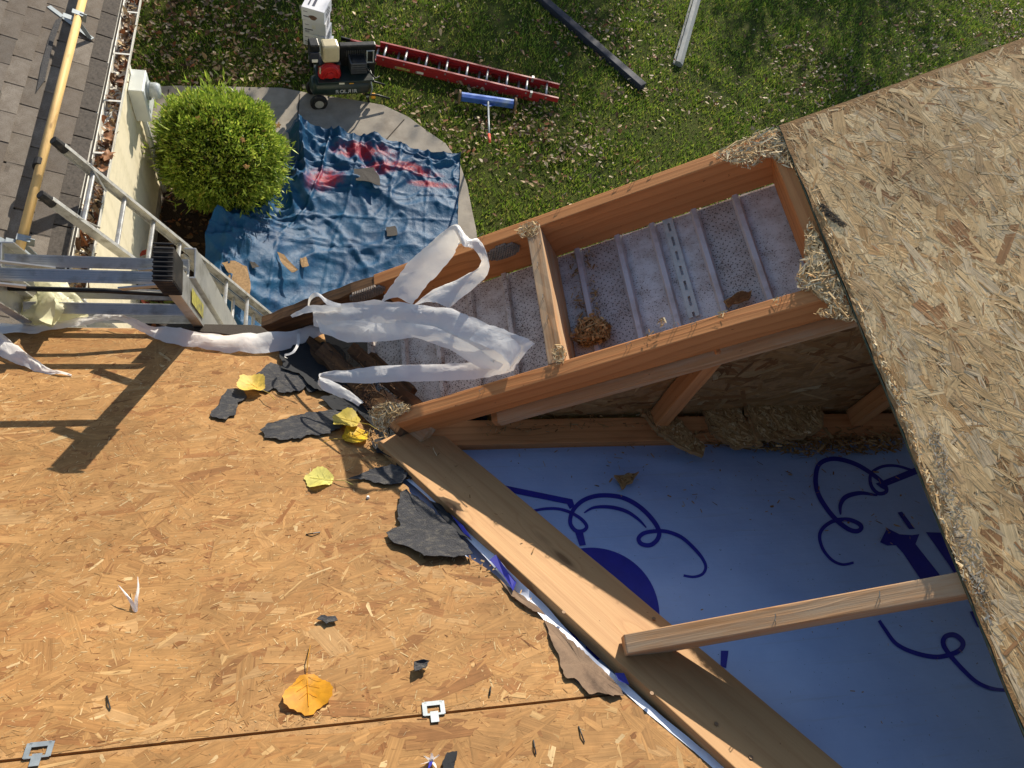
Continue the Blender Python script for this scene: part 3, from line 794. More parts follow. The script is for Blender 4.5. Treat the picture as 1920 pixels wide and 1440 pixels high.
circ = [(745+385*math.cos(q), 1365-385*math.sin(q)*1.0) for q in np.linspace(-.1, 2.0, 28)]
ink_poly(zA(circ+[(600, 1200), (745, 1400)]))
ink_poly(zB([(893, 985), (1170, 872), (1260, 845), (1270, 880), (1195, 912), (952, 1008), (965, 1032), (930, 1015)]))
ink_stroke(zC([(962, 284), (900, 295), (840, 270), (790, 210), (770, 140), (790, 90), (850, 50), (930, 42), (990, 65), (1005, 90), (980, 108), (930, 95), (860, 40), (800, -35), (760, -110), (748, -190), (770, -270), (850, -300), (960, -275), (1050, -225), (1130, -160), (1145, -115), (1100, -105), (1060, -150), (1060, -215), (1120, -255), (1200, -260), (1290, -235)][:28]), 6.8, .35)
ink_stroke(zB([(650, 1200), (650, 1130), (690, 1075), (790, 1050), (905, 1067)]), 7, .1)
ink_poly(zB([(1045, 1185), (1075, 1178), (1165, 1298), (1125, 1300)]))
ink_poly(zC([(1110, 170), (1150, 90), (1220, 125), (1290, 130), (1332, 124), (1310, 180), (1445, 352), (1460, 420), (1370, 425), (1240, 232), (1200, 187), (1150, 188)]))
ink_poly(zC([(1368, 113), (1460, 116), (1600, 400), (1560, 400), (1500, 300)]))
ink_stroke(zC([(1105, 610), (1135, 655), (1200, 740), (1300, 790), (1420, 815), (1510, 800), (1565, 770), (1575, 730), (1530, 692), (1480, 700), (1465, 740), (1500, 800), (1580, 890), (1660, 960), (1750, 995), (1850, 1004)]), 7.5, .5)
ink_poly(zC([(215, 780), (258, 780), (245, 878), (213, 868)]))
ink_poly(zC([(1615, 560), (1650, 555), (1700, 640), (1660, 650)]))
# blue patches of print in the slit beside the plank
for L in ([(1040, 1150), (1062, 1155), (1085, 1200), (1080, 1215)], [(1100, 1190), (1142, 1228), (1120, 1238), (1098, 1215)], [(1155, 1255), (1172, 1262), (1182, 1285), (1160, 1275)], [(1258, 1352), (1280, 1345), (1284, 1360), (1262, 1372)]):
    ink_poly(L)

# wrap edge folded up over the cut sheathing, crumpled
def ribbon(name, secs, fn, mat, parent=None, k=6, m=7, wr=.003, seed=0, solid=0.0, freq=40.0, sag=0.0):
    """thin creased sheet through cross sections ((u,v,h),(u,v,h)) given on a surface"""
    rr = random.Random(seed*31+7); k = max(3, int(k*.7)); m = max(2, int(m*.6))
    A = catmull([fn(*s[0]) for s in secs], k); B = catmull([fn(*s[1]) for s in secs], k); n = len(A); vs = []
    cr = [rr.uniform(-1, 1) for _ in range(m+1)]
    for i in range(n):
        w = (B[i]-A[i]).length; t0 = (A[min(i+1, n-1)]-A[max(i-1, 0)])
        if i % 3 == 0: cr = [c*.35+rr.uniform(-1, 1)*.8 for c in cr]
        for j in range(m+1):
            t = (j+(rr.uniform(-.32, .32) if 0 < j < m else 0))/m
            p = A[i].lerp(B[i], t)+t0*rr.uniform(-.1, .1)
            if j in (0, m): p = p+(B[i]-A[i])*rr.uniform(-.02, .02)
            vs.append(p+N1*(wr*(cr[j]*.45+rr.uniform(-.12, .12))+wr*1.3*noise.noise(Vector((p.x*freq, p.y*freq, seed)))+sag*w*math.sin(math.pi*t)))
    fs = []
    for i in range(n-1):
        for j in range(m):
            a, b, c, d = i*(m+1)+j, (i+1)*(m+1)+j, (i+1)*(m+1)+j+1, i*(m+1)+j+1
            fs += [(a, b, c), (a, c, d)] if rr.random() < .5 else [(a, b, d), (b, c, d)]
    o = MB().add(vs, fs).build(name, mat, parent, smooth=True)
    for e in o.data.edges:
        if rr.random() < .16: e.use_edge_sharp = True
    return o
M_WRAPE = simple("wrap_edge", (222, 226, 236), .5, 0, .06, 30, .2, 120, .002)
ribbon("wrap_fold", [((762, 900, .0014), (772, 892, .0041)), ((800, 932, .0020), (812, 925, .0056)), ((850, 985, .0020), (866, 980, .0041)), ((905, 1040, .0028), (918, 1030, .0052)), ((950, 1090, .0020), (962, 1078, .02)), ((1000, 1140, .0014), (1018, 1130, .0020)),
                     ((1045, 1190, .0020), (1062, 1180, .0028)), ((1100, 1240, .0014), (1112, 1232, .01)), ((1150, 1280, .0028), (1162, 1272, .0028)), ((1215, 1338, .0014), (1224, 1328, .0031)), ((1300, 1408, .0020), (1310, 1398, .0028)), ((1350, 1452, .0014), (1362, 1440, .0028))], p1, M_WRAPE, house, 6, 5, .0012, 3, freq=60)
for L in ([(918, 1050, .016), (930, 1040, .02), (952, 1072, .02), (968, 1092, .018), (962, 1108, .014), (945, 1080, .012)], [(1153, 1262, .014), (1170, 1262, .016), (1180, 1284, .014), (1160, 1276, .012)], [(846, 965, .012), (868, 985, .016), (884, 1010, .014), (870, 1000, .01)]):
    MB().add([p1(*q) for q in L], [tuple(range(len(L)))]).build("wrap_tatter", M_INK, house, solid=.001)

# ------------------------------------------------------------------ torn roofing felt on the near roof
def felt(pts, label, mat=None, th=.0013, seed=1, h=.004, curl=None, parent=None, cat="felt scrap", name="felt_scrap"):
    base = jag([p1(u, v)for u, v in pts]+[p1(*pts[0])], .012, 0, seed) if False else None
    rr = random.Random(seed); P = [Vector((u, v, 0)) for u, v in pts]; P.append(P[0]); out = []
    for i in range(len(P)-1):
        k = max(1, int((P[i+1]-P[i]).length/5))
        for j in range(k):
            q = P[i].lerp(P[i+1], j/k); d_ = 4.5*noise.noise(Vector((q.x*.07, q.y*.07, seed)))+2.0*noise.noise(Vector((q.x*.2, q.y*.2, seed+9))); d_ += (rr.uniform(-4, 4) if rr.random() < .12 else 0); dd = (q-Vector((sum(a for a, b in pts)/len(pts), sum(b for a, b in pts)/len(pts), 0))).normalized(); out.append((q.x+dd.x*d_+rr.uniform(-.6, .6), q.y+dd.y*d_+rr.uniform(-.6, .6)))
    c = Vector((sum(a for a, b in out)/len(out), sum(b for a, b in out)/len(out), 0))
    mb = MB(); n = len(out); vs = []
    for r in (1.0, .66, .33):
        for a, b in out:
            u, v = c.x+(a-c.x)*r, c.y+(b-c.y)*r
            hh = h+.002+.005*noise.noise(Vector((u*.03, v*.03, seed)))*r
            if curl: hh += curl*max(0, (Vector((a, b, 0))-Vector((c.x, c.y, 0))).length/90)*r*r*abs(noise.noise(Vector((a*.012, b*.012, seed+3))))*2
            vs.append(p1(u, v, hh))
    vs.append(p1(c.x, c.y, h+.002))
    fs = [(k*n+i, k*n+(i+1) % n, (k+1)*n+(i+1) % n, (k+1)*n+i) for k in range(2) for i in range(n)]+[(2*n+i, 2*n+(i+1) % n, 3*n) for i in range(n)]
    o = mb.add(vs, fs).build(name, mat or M_FELT, parent, solid=th)
    if label: tag(o, label, cat)
    return o
felt([(470, 712), (490, 690), (508, 680), (540, 690), (572, 712), (576, 722), (560, 733), (528, 735), (512, 728), (500, 735), (480, 730)], "grey felt scrap with a yellow leaf on its left end", seed=2, curl=.01)
felt([(392, 779), (418, 745), (426, 730), (455, 728), (462, 745), (448, 755), (440, 777), (410, 786)], "small grey felt scrap below the yellow leaf", seed=3)
felt([(488, 806), (505, 793), (560, 778), (620, 768), (662, 768), (668, 780), (640, 800), (618, 812), (580, 815), (540, 825), (500, 820)], "long tongue-shaped grey felt scrap beside two yellow leaves", seed=4, curl=.008)
felt([(722, 998), (752, 985), (745, 960), (752, 925), (762, 918), (800, 945), (850, 990), (888, 1038), (850, 1044), (800, 1042), (765, 1025), (735, 1015)], "large torn black felt flap on the sheathing edge", seed=5, curl=.012, h=.006)
felt([(655, 897), (690, 882), (735, 870), (768, 880), (752, 905), (720, 908), (690, 900)], "small dark felt scrap next to the pale green leaf", seed=6, curl=.02)
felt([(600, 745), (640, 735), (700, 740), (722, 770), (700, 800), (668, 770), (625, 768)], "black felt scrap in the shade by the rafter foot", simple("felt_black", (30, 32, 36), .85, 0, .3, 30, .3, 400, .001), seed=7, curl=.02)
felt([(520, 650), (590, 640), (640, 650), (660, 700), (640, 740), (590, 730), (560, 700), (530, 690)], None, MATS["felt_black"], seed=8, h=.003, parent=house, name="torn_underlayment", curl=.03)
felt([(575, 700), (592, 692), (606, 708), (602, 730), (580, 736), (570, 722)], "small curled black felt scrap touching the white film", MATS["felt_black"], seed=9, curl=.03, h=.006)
felt([(1022, 1165), (1040, 1172), (1075, 1205), (1120, 1245), (1166, 1292), (1168, 1304), (1130, 1300), (1105, 1302), (1082, 1275), (1060, 1268), (1050, 1240), (1036, 1205), (1030, 1190)], "brown torn felt strip along the slit beside the plank", M_FELTB, seed=10, h=.003, curl=.01)
felt([(942, 1094), (960, 1104), (1012, 1140), (1020, 1152), (1000, 1146), (960, 1118)], "narrow brown felt sliver at the jagged panel edge", M_FELTB, seed=11, h=.006)
felt([(828, 1432), (838, 1412), (858, 1408), (852, 1450), (832, 1456)], "dark felt scrap cut off by the bottom edge beside a blue-white tuft", MATS["felt_black"], seed=12, h=.004)
felt([(592, 1160), (604, 1154), (630, 1154), (632, 1163), (612, 1169)], "small dark curled felt crumb near the middle of the panel", M_FELT, seed=13, h=.006, curl=.03)
felt([(777, 1240), (788, 1236), (806, 1238), (798, 1252), (780, 1256)], "small dark folded felt crumb above the seam clip", M_FELT, seed=14, h=.006, curl=.05)

# yellow leaves
one_leaf("yellow_leaf", p1(478, 726, .014), N1, .068, 2.4, (214, 184, 84), "yellow leaf lying on the grey felt scraps", shape='poplar', seed=1, curl=.5, group="yellow leaves on the sheathing")
one_leaf("yellow_leaf", p1(606, 900, .002), N1, .062, 2.9, (206, 198, 108), "pale green-yellow leaf alone on the sunlit sheathing", shape='poplar', seed=2, curl=.4, group="yellow leaves on the sheathing")
one_leaf("yellow_leaf", p1(577, 1292, .002), N1, .072, -1.5, (208, 146, 30), "golden yellow leaf with stem near the lower seam", shape='poplar', seed=3, curl=.25, group="yellow leaves on the sheathing")
one_leaf("yellow_leaf", p1(660, 820, .004), N1, .062, .4, (222, 182, 40), "bright yellow leaf, the lower of two by the rafter foot", shape='poplar', seed=4, curl=.4, group="yellow leaves on the sheathing")
one_leaf("yellow_leaf", p1(656, 790, .018), N1, .066, 2.7, (196, 176, 80), "olive yellow leaf, the upper of two by the rafter foot", shape='poplar', seed=5, curl=.4, group="yellow leaves on the sheathing")
one_leaf("yellow_leaf", p1(1016, 828, HW+.004), N1, .04, .4, (176, 150, 26), "small yellow leaf on the shaded house wrap", shape='poplar', seed=6, curl=.3, group="yellow leaves on the sheathing")

# metal clips in the seam
def clip(u, v, label):
    c = p1(u, v, 0); o_ = Vector((c.x, c.y, c.z)); e = Vector((0, CB, -SB)); t = thing("seam_clip", o_, label, "metal clip", "metal clips between sheathing panels")
    def q(a, b, h=.0035): return o_+XA*a+e*b+N1*h
    m = MB(); w = .0155
    for a0, b0, a1, b1 in ((-w, .019, w, .019), (-w, -.002, -w, .022), (w, -.002, w, .022)):
        m.bar(q(a0, b0), q(a1, b1), .008, .0016, N1)
    m.build("clip_loop", M_GALV, t)
    MB().bar(q(0, .004), q(0, -.016, .004), .014, .0016, N1).build("clip_tongue", M_GALV, t)
    MB().bar(q(-w-.002, -.001), q(w+.002, -.001), .004, .0012, N1).build("clip_bridge", M_GALV, t)
clip(814, 1340, "metal clip in the seam near the middle of the roof")
clip(70, 1420, "metal clip in the seam at the lower left corner")

# white feather-like film scrap and small litter
M_FILM = None
def film_mat():
    t = NT("white_film"); v = t.coord((1, 1, 1)); n = t.noise(v, 18, 5, .6, .8)
    t.color(t.ramp(n, [(.3, s2l((240, 240, 240))), (.7, s2l((250, 249, 246)))])); t.set('Roughness', .3); t.bump(t.math('ADD', n, t.math('MULTIPLY', t.voro(t.coord((14, 14, 14)), 1.0, 'DISTANCE_TO_EDGE', 0), .5)), .3, .012)
    tr = t.node("ShaderNodeBsdfTranslucent"); tr.inputs[0].default_value = (*s2l((244, 240, 230)), 1); mx = t.node("ShaderNodeMixShader"); mx.inputs[0].default_value = .36
    t.l(t.b.outputs[0], mx.inputs[1]); t.l(tr.outputs[0], mx.inputs[2])
    tp = t.node("ShaderNodeBsdfTransparent"); m2 = t.node("ShaderNodeMixShader"); m2.inputs[0].default_value = .07; t.l(mx.outputs[0], m2.inputs[1]); t.l(tp.outputs[0], m2.inputs[2]); t.l(m2.outputs[0], t.out.inputs[0]); return t.m
M_FILM = film_mat()
o = ribbon("film_scrap", [((250, 1146, .002), (257, 1147, .002)), ((243, 1130, .012), (252, 1132, .012)), ((232, 1112, .022), (238, 1114, .02)), ((221, 1097, .026), (223, 1098, .026))], p1, M_FILM, None, 5, 3, .002, 8)
tag(o, "small feathery white film scrap standing on the sheathing", "plastic scrap")
ribbon("film_wisp", [((252, 1147, .003), (258, 1146, .003)), ((252, 1125, .016), (259, 1122, .018)), ((256, 1108, .022), (261, 1105, .024)), ((258, 1082, .024), (259, 1082, .024))], p1, M_FILM, o, 5, 3, .002, 9)
tf = thing("wrap_tuft", p1(808, 1425), "blue and white tuft of torn wrap at the bottom edge", "plastic scrap")
for k_, (du, dv, mt) in enumerate(((-22, 6, M_FILM), (-12, -10, M_FILM), (2, -14, M_FILM), (16, -10, M_FILM), (-4, 16, M_INK), (10, 14, M_FILM))):
    ribbon("shred", [((804, 1426, .003), (812, 1426, .003)), ((806+du*.5, 1426+dv*.5, .012), (812+du*.5, 1426+dv*.5, .012)), ((806+du, 1426+dv, .018), (809+du, 1426+dv, .018))], p1, mt, tf, 4, 2, .003, k_)
pb = MB().disc(p1(690, 932, .004), N1, .0045, .006, 8, .003).build("pebble", M_WHITE, bevel=.001)
tag(pb, "tiny white pebble on the sunlit sheathing", "pebble")
# bent nails and staples left in the roof
def nail(u0, v0, u1, v1, label, mat=M_BLACK, r=.0014):
    o = MB().tube([p1(u0, v0, .002), p1((u0+u1)/2, (v0+v1)/2, .006), p1(u1, v1, .003)], r, 6).build("bent_nail", mat)
    tag(o, label, "nail", "bent nails left on the sheathing")
nail(1000, 1388, 1005, 1415, "bent nail left of another nail near the bottom seam")
nail(1085, 1362, 1096, 1392, "bent nail at lower right of the sheathing, close to the wrap slit")
nail(200, 1305, 207, 1330, "dark bent nail low on the left sheathing")
nail(574, 1002, 600, 998, "dark bent nail right of centre on the upper panel")
nail(920, 1288, 918, 1305, "short dark nail just above the seam")

# old boards and dark cavity at the corner below the rafter foot
for k_, (a, b, w, mt) in enumerate((((600, 652), (762, 806), .045, M_OLDW), ((655, 650), (800, 778), .034, M_ROT), ((706, 742), (800, 812), .05, M_FIRW), ((566, 640), (650, 700), .05, M_ROT), ((690, 665), (770, 735), .03, M_OLDW))):
    board("old_board", p2(*a, -.05-.008*k_), p2(*b, -.05-.008*k_), N2, w, .022, mt, house, seed=40+k_, wob=.004)
dk = MB().prism([P2(x_l2-.1, Y_IN-.02, HS-.03), P2(x_f+.14, Y_IN-.02, HS-.03), P2(x_f+.14, Y_FLY+.015, HS-.03), P2(x_l2-.1, Y_FLY+.015, HS-.03)], N2, .01).build("cavity_dark_backing", MATS["felt_black"], house)  # black backing sheet added so the open cavity looks dark
# torn sheathing still nailed to the framing
PALT = ((238, 206, 152), (224, 188, 132), (250, 230, 188), (192, 150, 98), (234, 216, 178)); PRT = [.3, .25, .2, .15, .1]
def tuft(pts, n, fn2=P2T, to=to2, relief=.014, L=(.008, .042), W=(.0008, .0036), name="torn_sheathing", parent=house, tilt=.35, pal=PALT, hh=0.0, d=(1.0, 1.2)):
    poly = [to(u, v, hh) for u, v in pts]; cx = sum(p[0] for p in poly)/len(poly); cy = sum(p[1] for p in poly)/len(poly)
    big = [(cx+(a-cx)*1.12, cy+(b-cy)*1.12) for a, b in poly]
    fn = (lambda a, b, h=0.0: fn2(a, b, h+hh))
    return strands(fn, big, int(n*1.5), L, W, d, pal, PRT, parent, relief*.75, tilt, .1, (.7, 1.15), name, .0005)
tuft([(600, 650), (690, 660), (790, 780), (760, 800), (660, 740)], 500, pal=((70, 50, 36), (44, 34, 28), (120, 90, 62), (90, 66, 46), (150, 120, 88)), relief=.03, hh=-.05)
tuft([(1345, 292), (1400, 262), (1470, 240), (1480, 262), (1515, 352), (1500, 350), (1478, 318), (1440, 298), (1410, 318), (1380, 312), (1352, 300)], 1700)
tuft([(1512, 352), (1500, 330), (1520, 410), (1515, 430)], 200)
tuft([(1494, 520), (1510, 505), (1510, 440), (1524, 420), (1548, 480), (1602, 600), (1575, 598), (1545, 565), (1520, 545), (1500, 548)], 2200)
tuft([(1520, 590), (1560, 575), (1600, 600), (1585, 605), (1545, 598)], 300)
tuft([(695, 772), (728, 755), (768, 760), (770, 775), (735, 790), (725, 812), (706, 800)], 900, relief=.02)
tuft([(965, 432), (985, 418), (1015, 418), (1008, 440), (985, 450)], 320)
tuft([(1036, 655), (1052, 645), (1064, 660), (1058, 682), (1042, 685)], 260)
for (u, v) in ((1218, 628), (1352, 590), (1240, 605), (1455, 565)):
    tuft([(u-14, v+4), (u, v-8), (u+14, v-4), (u+4, v+12)], 60)
tuft([(668, 740), (700, 730), (705, 765), (690, 770)], 200, pal=((70, 44, 30), (44, 30, 22), (110, 80, 56), (90, 60, 40), (60, 50, 40)), relief=.03)
tuft([(800, 822), (818, 812), (828, 850), (816, 858)], 12, fn2=P1, to=to1, L=(.03, .08), hh=.026)
tuft([(1345, 292), (1400, 262), (1470, 240), (1512, 350), (1440, 298), (1380, 312)], 160, L=(.02, .045), W=(.003, .009), relief=.012, tilt=.12)
tuft([(1494, 520), (1524, 420), (1602, 600), (1545, 570)], 220, L=(.02, .045), W=(.003, .009), relief=.012, tilt=.12)
tuft([(700, 772), (768, 760), (725, 808)], 70, L=(.02, .045), W=(.003, .008), relief=.018, tilt=.15)
# fuzzy torn edge along the upper panel
ed = [(1476, 262), (1530, 395), (1560, 470), (1612, 600), (1680, 745), (1702, 800), (1716, 850), (1760, 960), (1810, 1100), (1850, 1180), (1838, 1165), (1788, 1085), (1738, 960), (1690, 815), (1600, 600), (1508, 360)]
strands(P2D, [to2(u+14, v, TH) for u, v in ed], 3600, (.008, .03), (.001, .0035), (1.2, 1.0), PALT, PRT, pan2, .004, .3, .1, name="frayed_edge", base=.0008)
strands(P2D, [to2(u, v, TH) for u, v in ((1735, 800), (1760, 790), (1800, 930), (1850, 1060), (1870, 1180), (1842, 1170), (1800, 1080), (1760, 940))], 900, (.004, .018), (.0008, .003), (1.2, 1.0), ((196, 184, 162), (176, 158, 130), (212, 202, 182), (156, 130, 98), (190, 174, 148)), PRT, pan2, .0012, .1, .1, name="glue_smear", base=.001)

# ------------------------------------------------------------------ broken sheathing and chips below the gable rafter
def scrap(pts, h, label, tilt=(0, 0), seed=1, n=260, th=.011, fn=p1, parent=None, pal=PALL):
    rr = random.Random(seed); P = [Vector((u, v, 0)) for u, v in pts]; P.append(P[0]); out = []
    for i in range(len(P)-1):
        k = max(1, int((P[i+1]-P[i]).length/8))
        for j in range(k):
            q = P[i].lerp(P[i+1], j/k); out.append((q.x+rr.uniform(-3, 3), q.y+rr.uniform(-3, 3)))
    c = fn(sum(a for a, b in pts)/len(pts), sum(b for a, b in pts)/len(pts), h); n_ = (N1 if fn in (p1,) else N2 if fn is p2 else ZA)
    nn = (n_+XA*tilt[0]+YA*tilt[1]).normalized(); ux = (XA-nn*XA.dot(nn)).normalized(); uy = nn.cross(ux)
    loc = [on(u, v, nn, c) for u, v in out]; pol = [((p-c).dot(ux), (p-c).dot(uy)) for p in loc]
    o = MB().prism(loc, nn, th).build("sheathing_scrap", M_CORE, parent)
    if label: tag(o, label, "wood scrap", "broken sheathing scraps")
    strands(lambda a, b, hh=0.0: c+ux*a+uy*b+nn*hh, pol, n*8, (.01, .05), (.002, .01), (rr.uniform(0, 3), .6), pal, PRL, o, .002, .12)
    return o
PALD = ((206, 166, 110), (182, 140, 86), (224, 190, 136), (146, 106, 62), (192, 150, 98), (232, 206, 160), (168, 124, 76))
scrap([(1196, 762), (1222, 748), (1262, 772), (1322, 838), (1316, 852), (1286, 842), (1238, 812)], .045, "long broken sheathing strip leaning across the plate", (.1, -.2), 1, 240, pal=PALD)
scrap([(1310, 742), (1348, 732), (1378, 738), (1400, 790), (1430, 832), (1380, 838), (1330, 810)], .05, "jagged sheathing scrap right beside the short stud", (-.1, -.3), 2, 240, pal=PALD)
scrap([(1392, 742), (1470, 736), (1540, 752), (1545, 800), (1500, 822), (1420, 826)], .06, "largest broken sheathing slab in the debris under the gable", (.05, -.35), 3, 300, pal=PALD)
scrap([(1560, 745), (1640, 738), (1652, 760), (1600, 772)], .06, "small broken sheathing scrap at the dark end of the debris", (0, -.3), 4, 120, pal=PALD)
scrap([(1151, 889), (1196, 886), (1186, 903), (1165, 917)], HW+.014, "triangular sheathing chip lying alone on the shaded wrap", (0, 0), 5, 60, th=.006, pal=PALD)
sc_ = tuft([(1078, 640), (1090, 610), (1120, 598), (1148, 614), (1140, 640), (1100, 652)], 1300, relief=.045, hh=HS+.012, L=(.01, .06), W=(.001, .006), parent=None, name="fibre_clump", tilt=.6, pal=PALD[:5])
tag(sc_, "shaggy clump of torn wood fibres in the corner of the soffit box", "wood fibres", kind="stuff")
scrap([(1358, 566), (1385, 548), (1412, 545), (1402, 562), (1368, 574)], -.12, "brown splinter of wood on the soffit by the gable rafter", (.2, 0), 7, 60, fn=p2, pal=((140, 96, 56),)*7, th=.005)
M_CHIP = strand_mat("chip_wood", .9, .4)
def chips(pts, n, fn2, to, hh, relief, L, W, label, name="wood_chips", pal=PALD, tilt=.4):
    poly = [to(u, v, hh) for u, v in pts]
    o = strands(lambda a, b, h=0.0: fn2(a, b, h+hh), poly, n, L, W, (.6, 1.3), pal, PRL, None, relief, tilt, .1, (.7, 1.1), name, .001, M_CHIP)
    return tag(o, label, "wood chips", kind="stuff")
chips([(1180, 790), (1230, 770), (1320, 740), (1420, 730), (1660, 735), (1700, 850), (1660, 856), (1500, 862), (1420, 850), (1300, 838), (1230, 815)], 6500, P1, to1, HW+.006, .035, (.01, .06), (.0015, .008), "wood chips and splinters heaped along the gable plate")
chips([(880, 830), (1000, 826), (1700, 850), (1740, 990), (1720, 1060), (1560, 1000), (1300, 960), (1000, 900)], 420, P1, to1, HW+.004, .003, (.004, .022), (.001, .005), "loose wood chips scattered over the shaded wrap", tilt=.15)
chips([(960, 880), (1300, 1150), (1750, 1070), (1890, 1300), (1700, 1430), (1400, 1200)], 150, P1, to1, HW+.004, .002, (.002, .01), (.001, .003), "specks of wood dust on the lower wrap", tilt=.15)
chips([(870, 820), (1190, 815), (1300, 838), (1240, 832), (900, 835)], 420, P1, to1, HW+.005, .008, (.004, .03), (.001, .004), "chips along the lower edge of the wall plate")
chips([(1060, 480), (1120, 450), (1130, 640), (1090, 660), (1070, 560)], 260, P2T, to2, HS+.004, .006, (.004, .03), (.001, .005), "splinters in the corner of the soffit box")
chips([(750, 830), (800, 815), (1050, 1060), (1000, 1050), (900, 960)], 160, P1, to1, .028, .002, (.003, .018), (.0006, .003), "fine splinters on the upper end of the plank", tilt=.1)
# grey paper wasp combs
M_COMB = simple("wasp_paper", (150, 136, 122), .95, 0, .3, 60, .3, 300, .002)
def comb(c, ux, uy, n, rx, ry, label, r=.0042, dp=.012):
    mb = MB(); k = 0; c = Vector(c); a = -rx
    row = 0
    y = -ry
    while y <= ry:
        x = -rx+(r*.87 if row % 2 else 0)
        while x <= rx:
            if (x/rx)**2+(y/ry)**2 < 1:
                p = c+ux*x+uy*y; d = dp*(1-.5*((x/rx)**2+(y/ry)**2))
                vs = [p+(ux*math.sin(q)+uy*math.cos(q))*r*f+n*(d if s else 0) for f, s in ((.98, 0), (.98, 1), (.78, 1), (.74, 0)) for q in [math.pi/3*i for i in range(6)]]
                mb.add(vs, [(l*6+i, l*6+(i+1) % 6, (l+1)*6+(i+1) % 6, (l+1)*6+i) for l in range(3) for i in range(6)])
            x += r*1.74
        y += r*1.5; row += 1
    o = mb.build("wasp_comb", M_COMB, recalc=False); tag(o, label, "wasp nest", "grey paper wasp combs"); return o
yf = Y_FLY-RW/2-.001
comb(py_(688, 548, yf), RK, N2, -YA, .055, .022, "grey paper wasp comb on the rotten end of the fly rafter")
comb(py_(944, 470, yf), RK, N2, -YA, .046, .026, "grey paper wasp comb beside the short rafter block")
for k_, (u, v, la) in enumerate(((1072, 778, "leftmost grey comb fragment lying on the gable plate"), (1108, 770, "middle grey comb fragment lying on the gable plate"), (1146, 776, "rightmost grey comb fragment lying on the gable plate"))):
    comb(p1(u, v, .012), XA, Vector((0, CB, -SB)), N1, .021, .014, la)
# small staples standing on the rafters
M_STPL = simple("staple_wire", (170, 164, 150), .4, .7, .1, 30, 0)
def staple(p, d, n, parent=house, w=.012, h=.009):
    d = Vector(d).normalized(); p = Vector(p)
    MB().tube([p-d*w/2, p-d*w/2+n*h+YA*.003, p+d*w/2+n*h+YA*.003, p+d*w/2], .0008, 5).build("staple", M_STPL, parent)
for (u, v) in ((1170, 325), (1235, 300), (1198, 320), (1420, 252), (1060, 370), (905, 445), (1302, 612), (1180, 650), (1268, 612), (1470, 560), (905, 735)): staple(p2(u, v, 0), RK+YA*.4, N2)
for (u, v) in ((1455, 1162), (1650, 1120), (1010, 500), (1020, 560), (1028, 600), (1015, 460)): staple(p2(u, v, 0), RK*.3+YA, N2)

# ------------------------------------------------------------------ white release film blowing over the corner
film = ribbon("plastic_film", [((586, 572, .02), (588, 612, .02)), ((640, 568, .04), (640, 622, .03)), ((700, 566, .05), (705, 628, .035)), ((770, 570, .055), (765, 628, .04)), ((838, 576, .06), (810, 632, .045)), ((890, 594, .06), (856, 655, .045)), ((945, 618, .055), (905, 684, .035)), ((985, 634, .04), (938, 694, .02)), ((1004, 641, .03), (962, 697, .012))], p2, M_FILM, None, 9, 14, .006, 21, freq=14, sag=.1)
tag(film, "widest white plastic film band stretched over the open soffit", "plastic film", "loose white film strips")
ribbon("folded_edge", [((592, 596, .026), (600, 622, .03)), ((645, 600, .04), (650, 640, .036)), ((705, 604, .048), (708, 640, .042)), ((768, 606, .054), (766, 634, .046)), ((815, 612, .06), (800, 640, .05)), ((862, 636, .06), (838, 652, .05)), ((912, 662, .05), (892, 684, .04)), ((944, 682, .036), (934, 696, .026))], p2, M_FILM, film, 7, 8, .005, 41, freq=18)
ribbon("folded_edge", [((905, 612, .066), (880, 636, .064)), ((948, 628, .062), (925, 656, .062)), ((976, 648, .05), (950, 676, .052)), ((972, 668, .04), (956, 690, .04)), ((958, 690, .022), (950, 696, .022))], p2, M_FILM, film, 7, 8, .005, 42, freq=18)
f2 = ribbon("plastic_film", [((1000, 646, .02), (958, 696, .004)), ((955, 668, .012), (930, 702, .0)), ((900, 678, .006), (890, 712, .0)), ((830, 682, .01), (830, 714, .004)), ((740, 684, .016), (740, 716, .012)), ((660, 692, .03), (655, 718, .026)), ((612, 697, .045), (600, 714, .042)), ((598, 706, .05), (602, 728, .05)), ((628, 716, .05), (622, 738, .05)), ((655, 733, .045), (645, 748, .045)), ((682, 755, .04), (672, 763, .04))], p2, M_FILM, None, 9, 10, .004, 22, freq=16, sag=.1)
tag(f2, "narrow white film strip folded back toward the rafter foot", "plastic film", "loose white film strips")
f3 = ribbon("plastic_film", [((713, 567, .05), (772, 570, .05)), ((733, 537, .06), (797, 540, .06)), ((763, 497, .08), (827, 507, .08)), ((800, 460, .1), (850, 476, .1)), ((835, 432, .125), (862, 452, .13)), ((856, 422, .14), (868, 458, .14)), ((880, 443, .13), (878, 464, .13)), ((898, 447, .115), (890, 470, .11)), ((914, 480, .09), (902, 492, .085)), ((917, 505, .07), (888, 512, .06)), ((905, 528, .05), (856, 526, .045)), ((870, 556, .04), (812, 546, .04)), ((840, 577, .04), (775, 572, .045))], p2, M_FILM, None, 9, 12, .005, 23, freq=16, sag=.14)
tag(f3, "upright looped white film strip standing in front of the blue tarp", "plastic film", "loose white film strips")
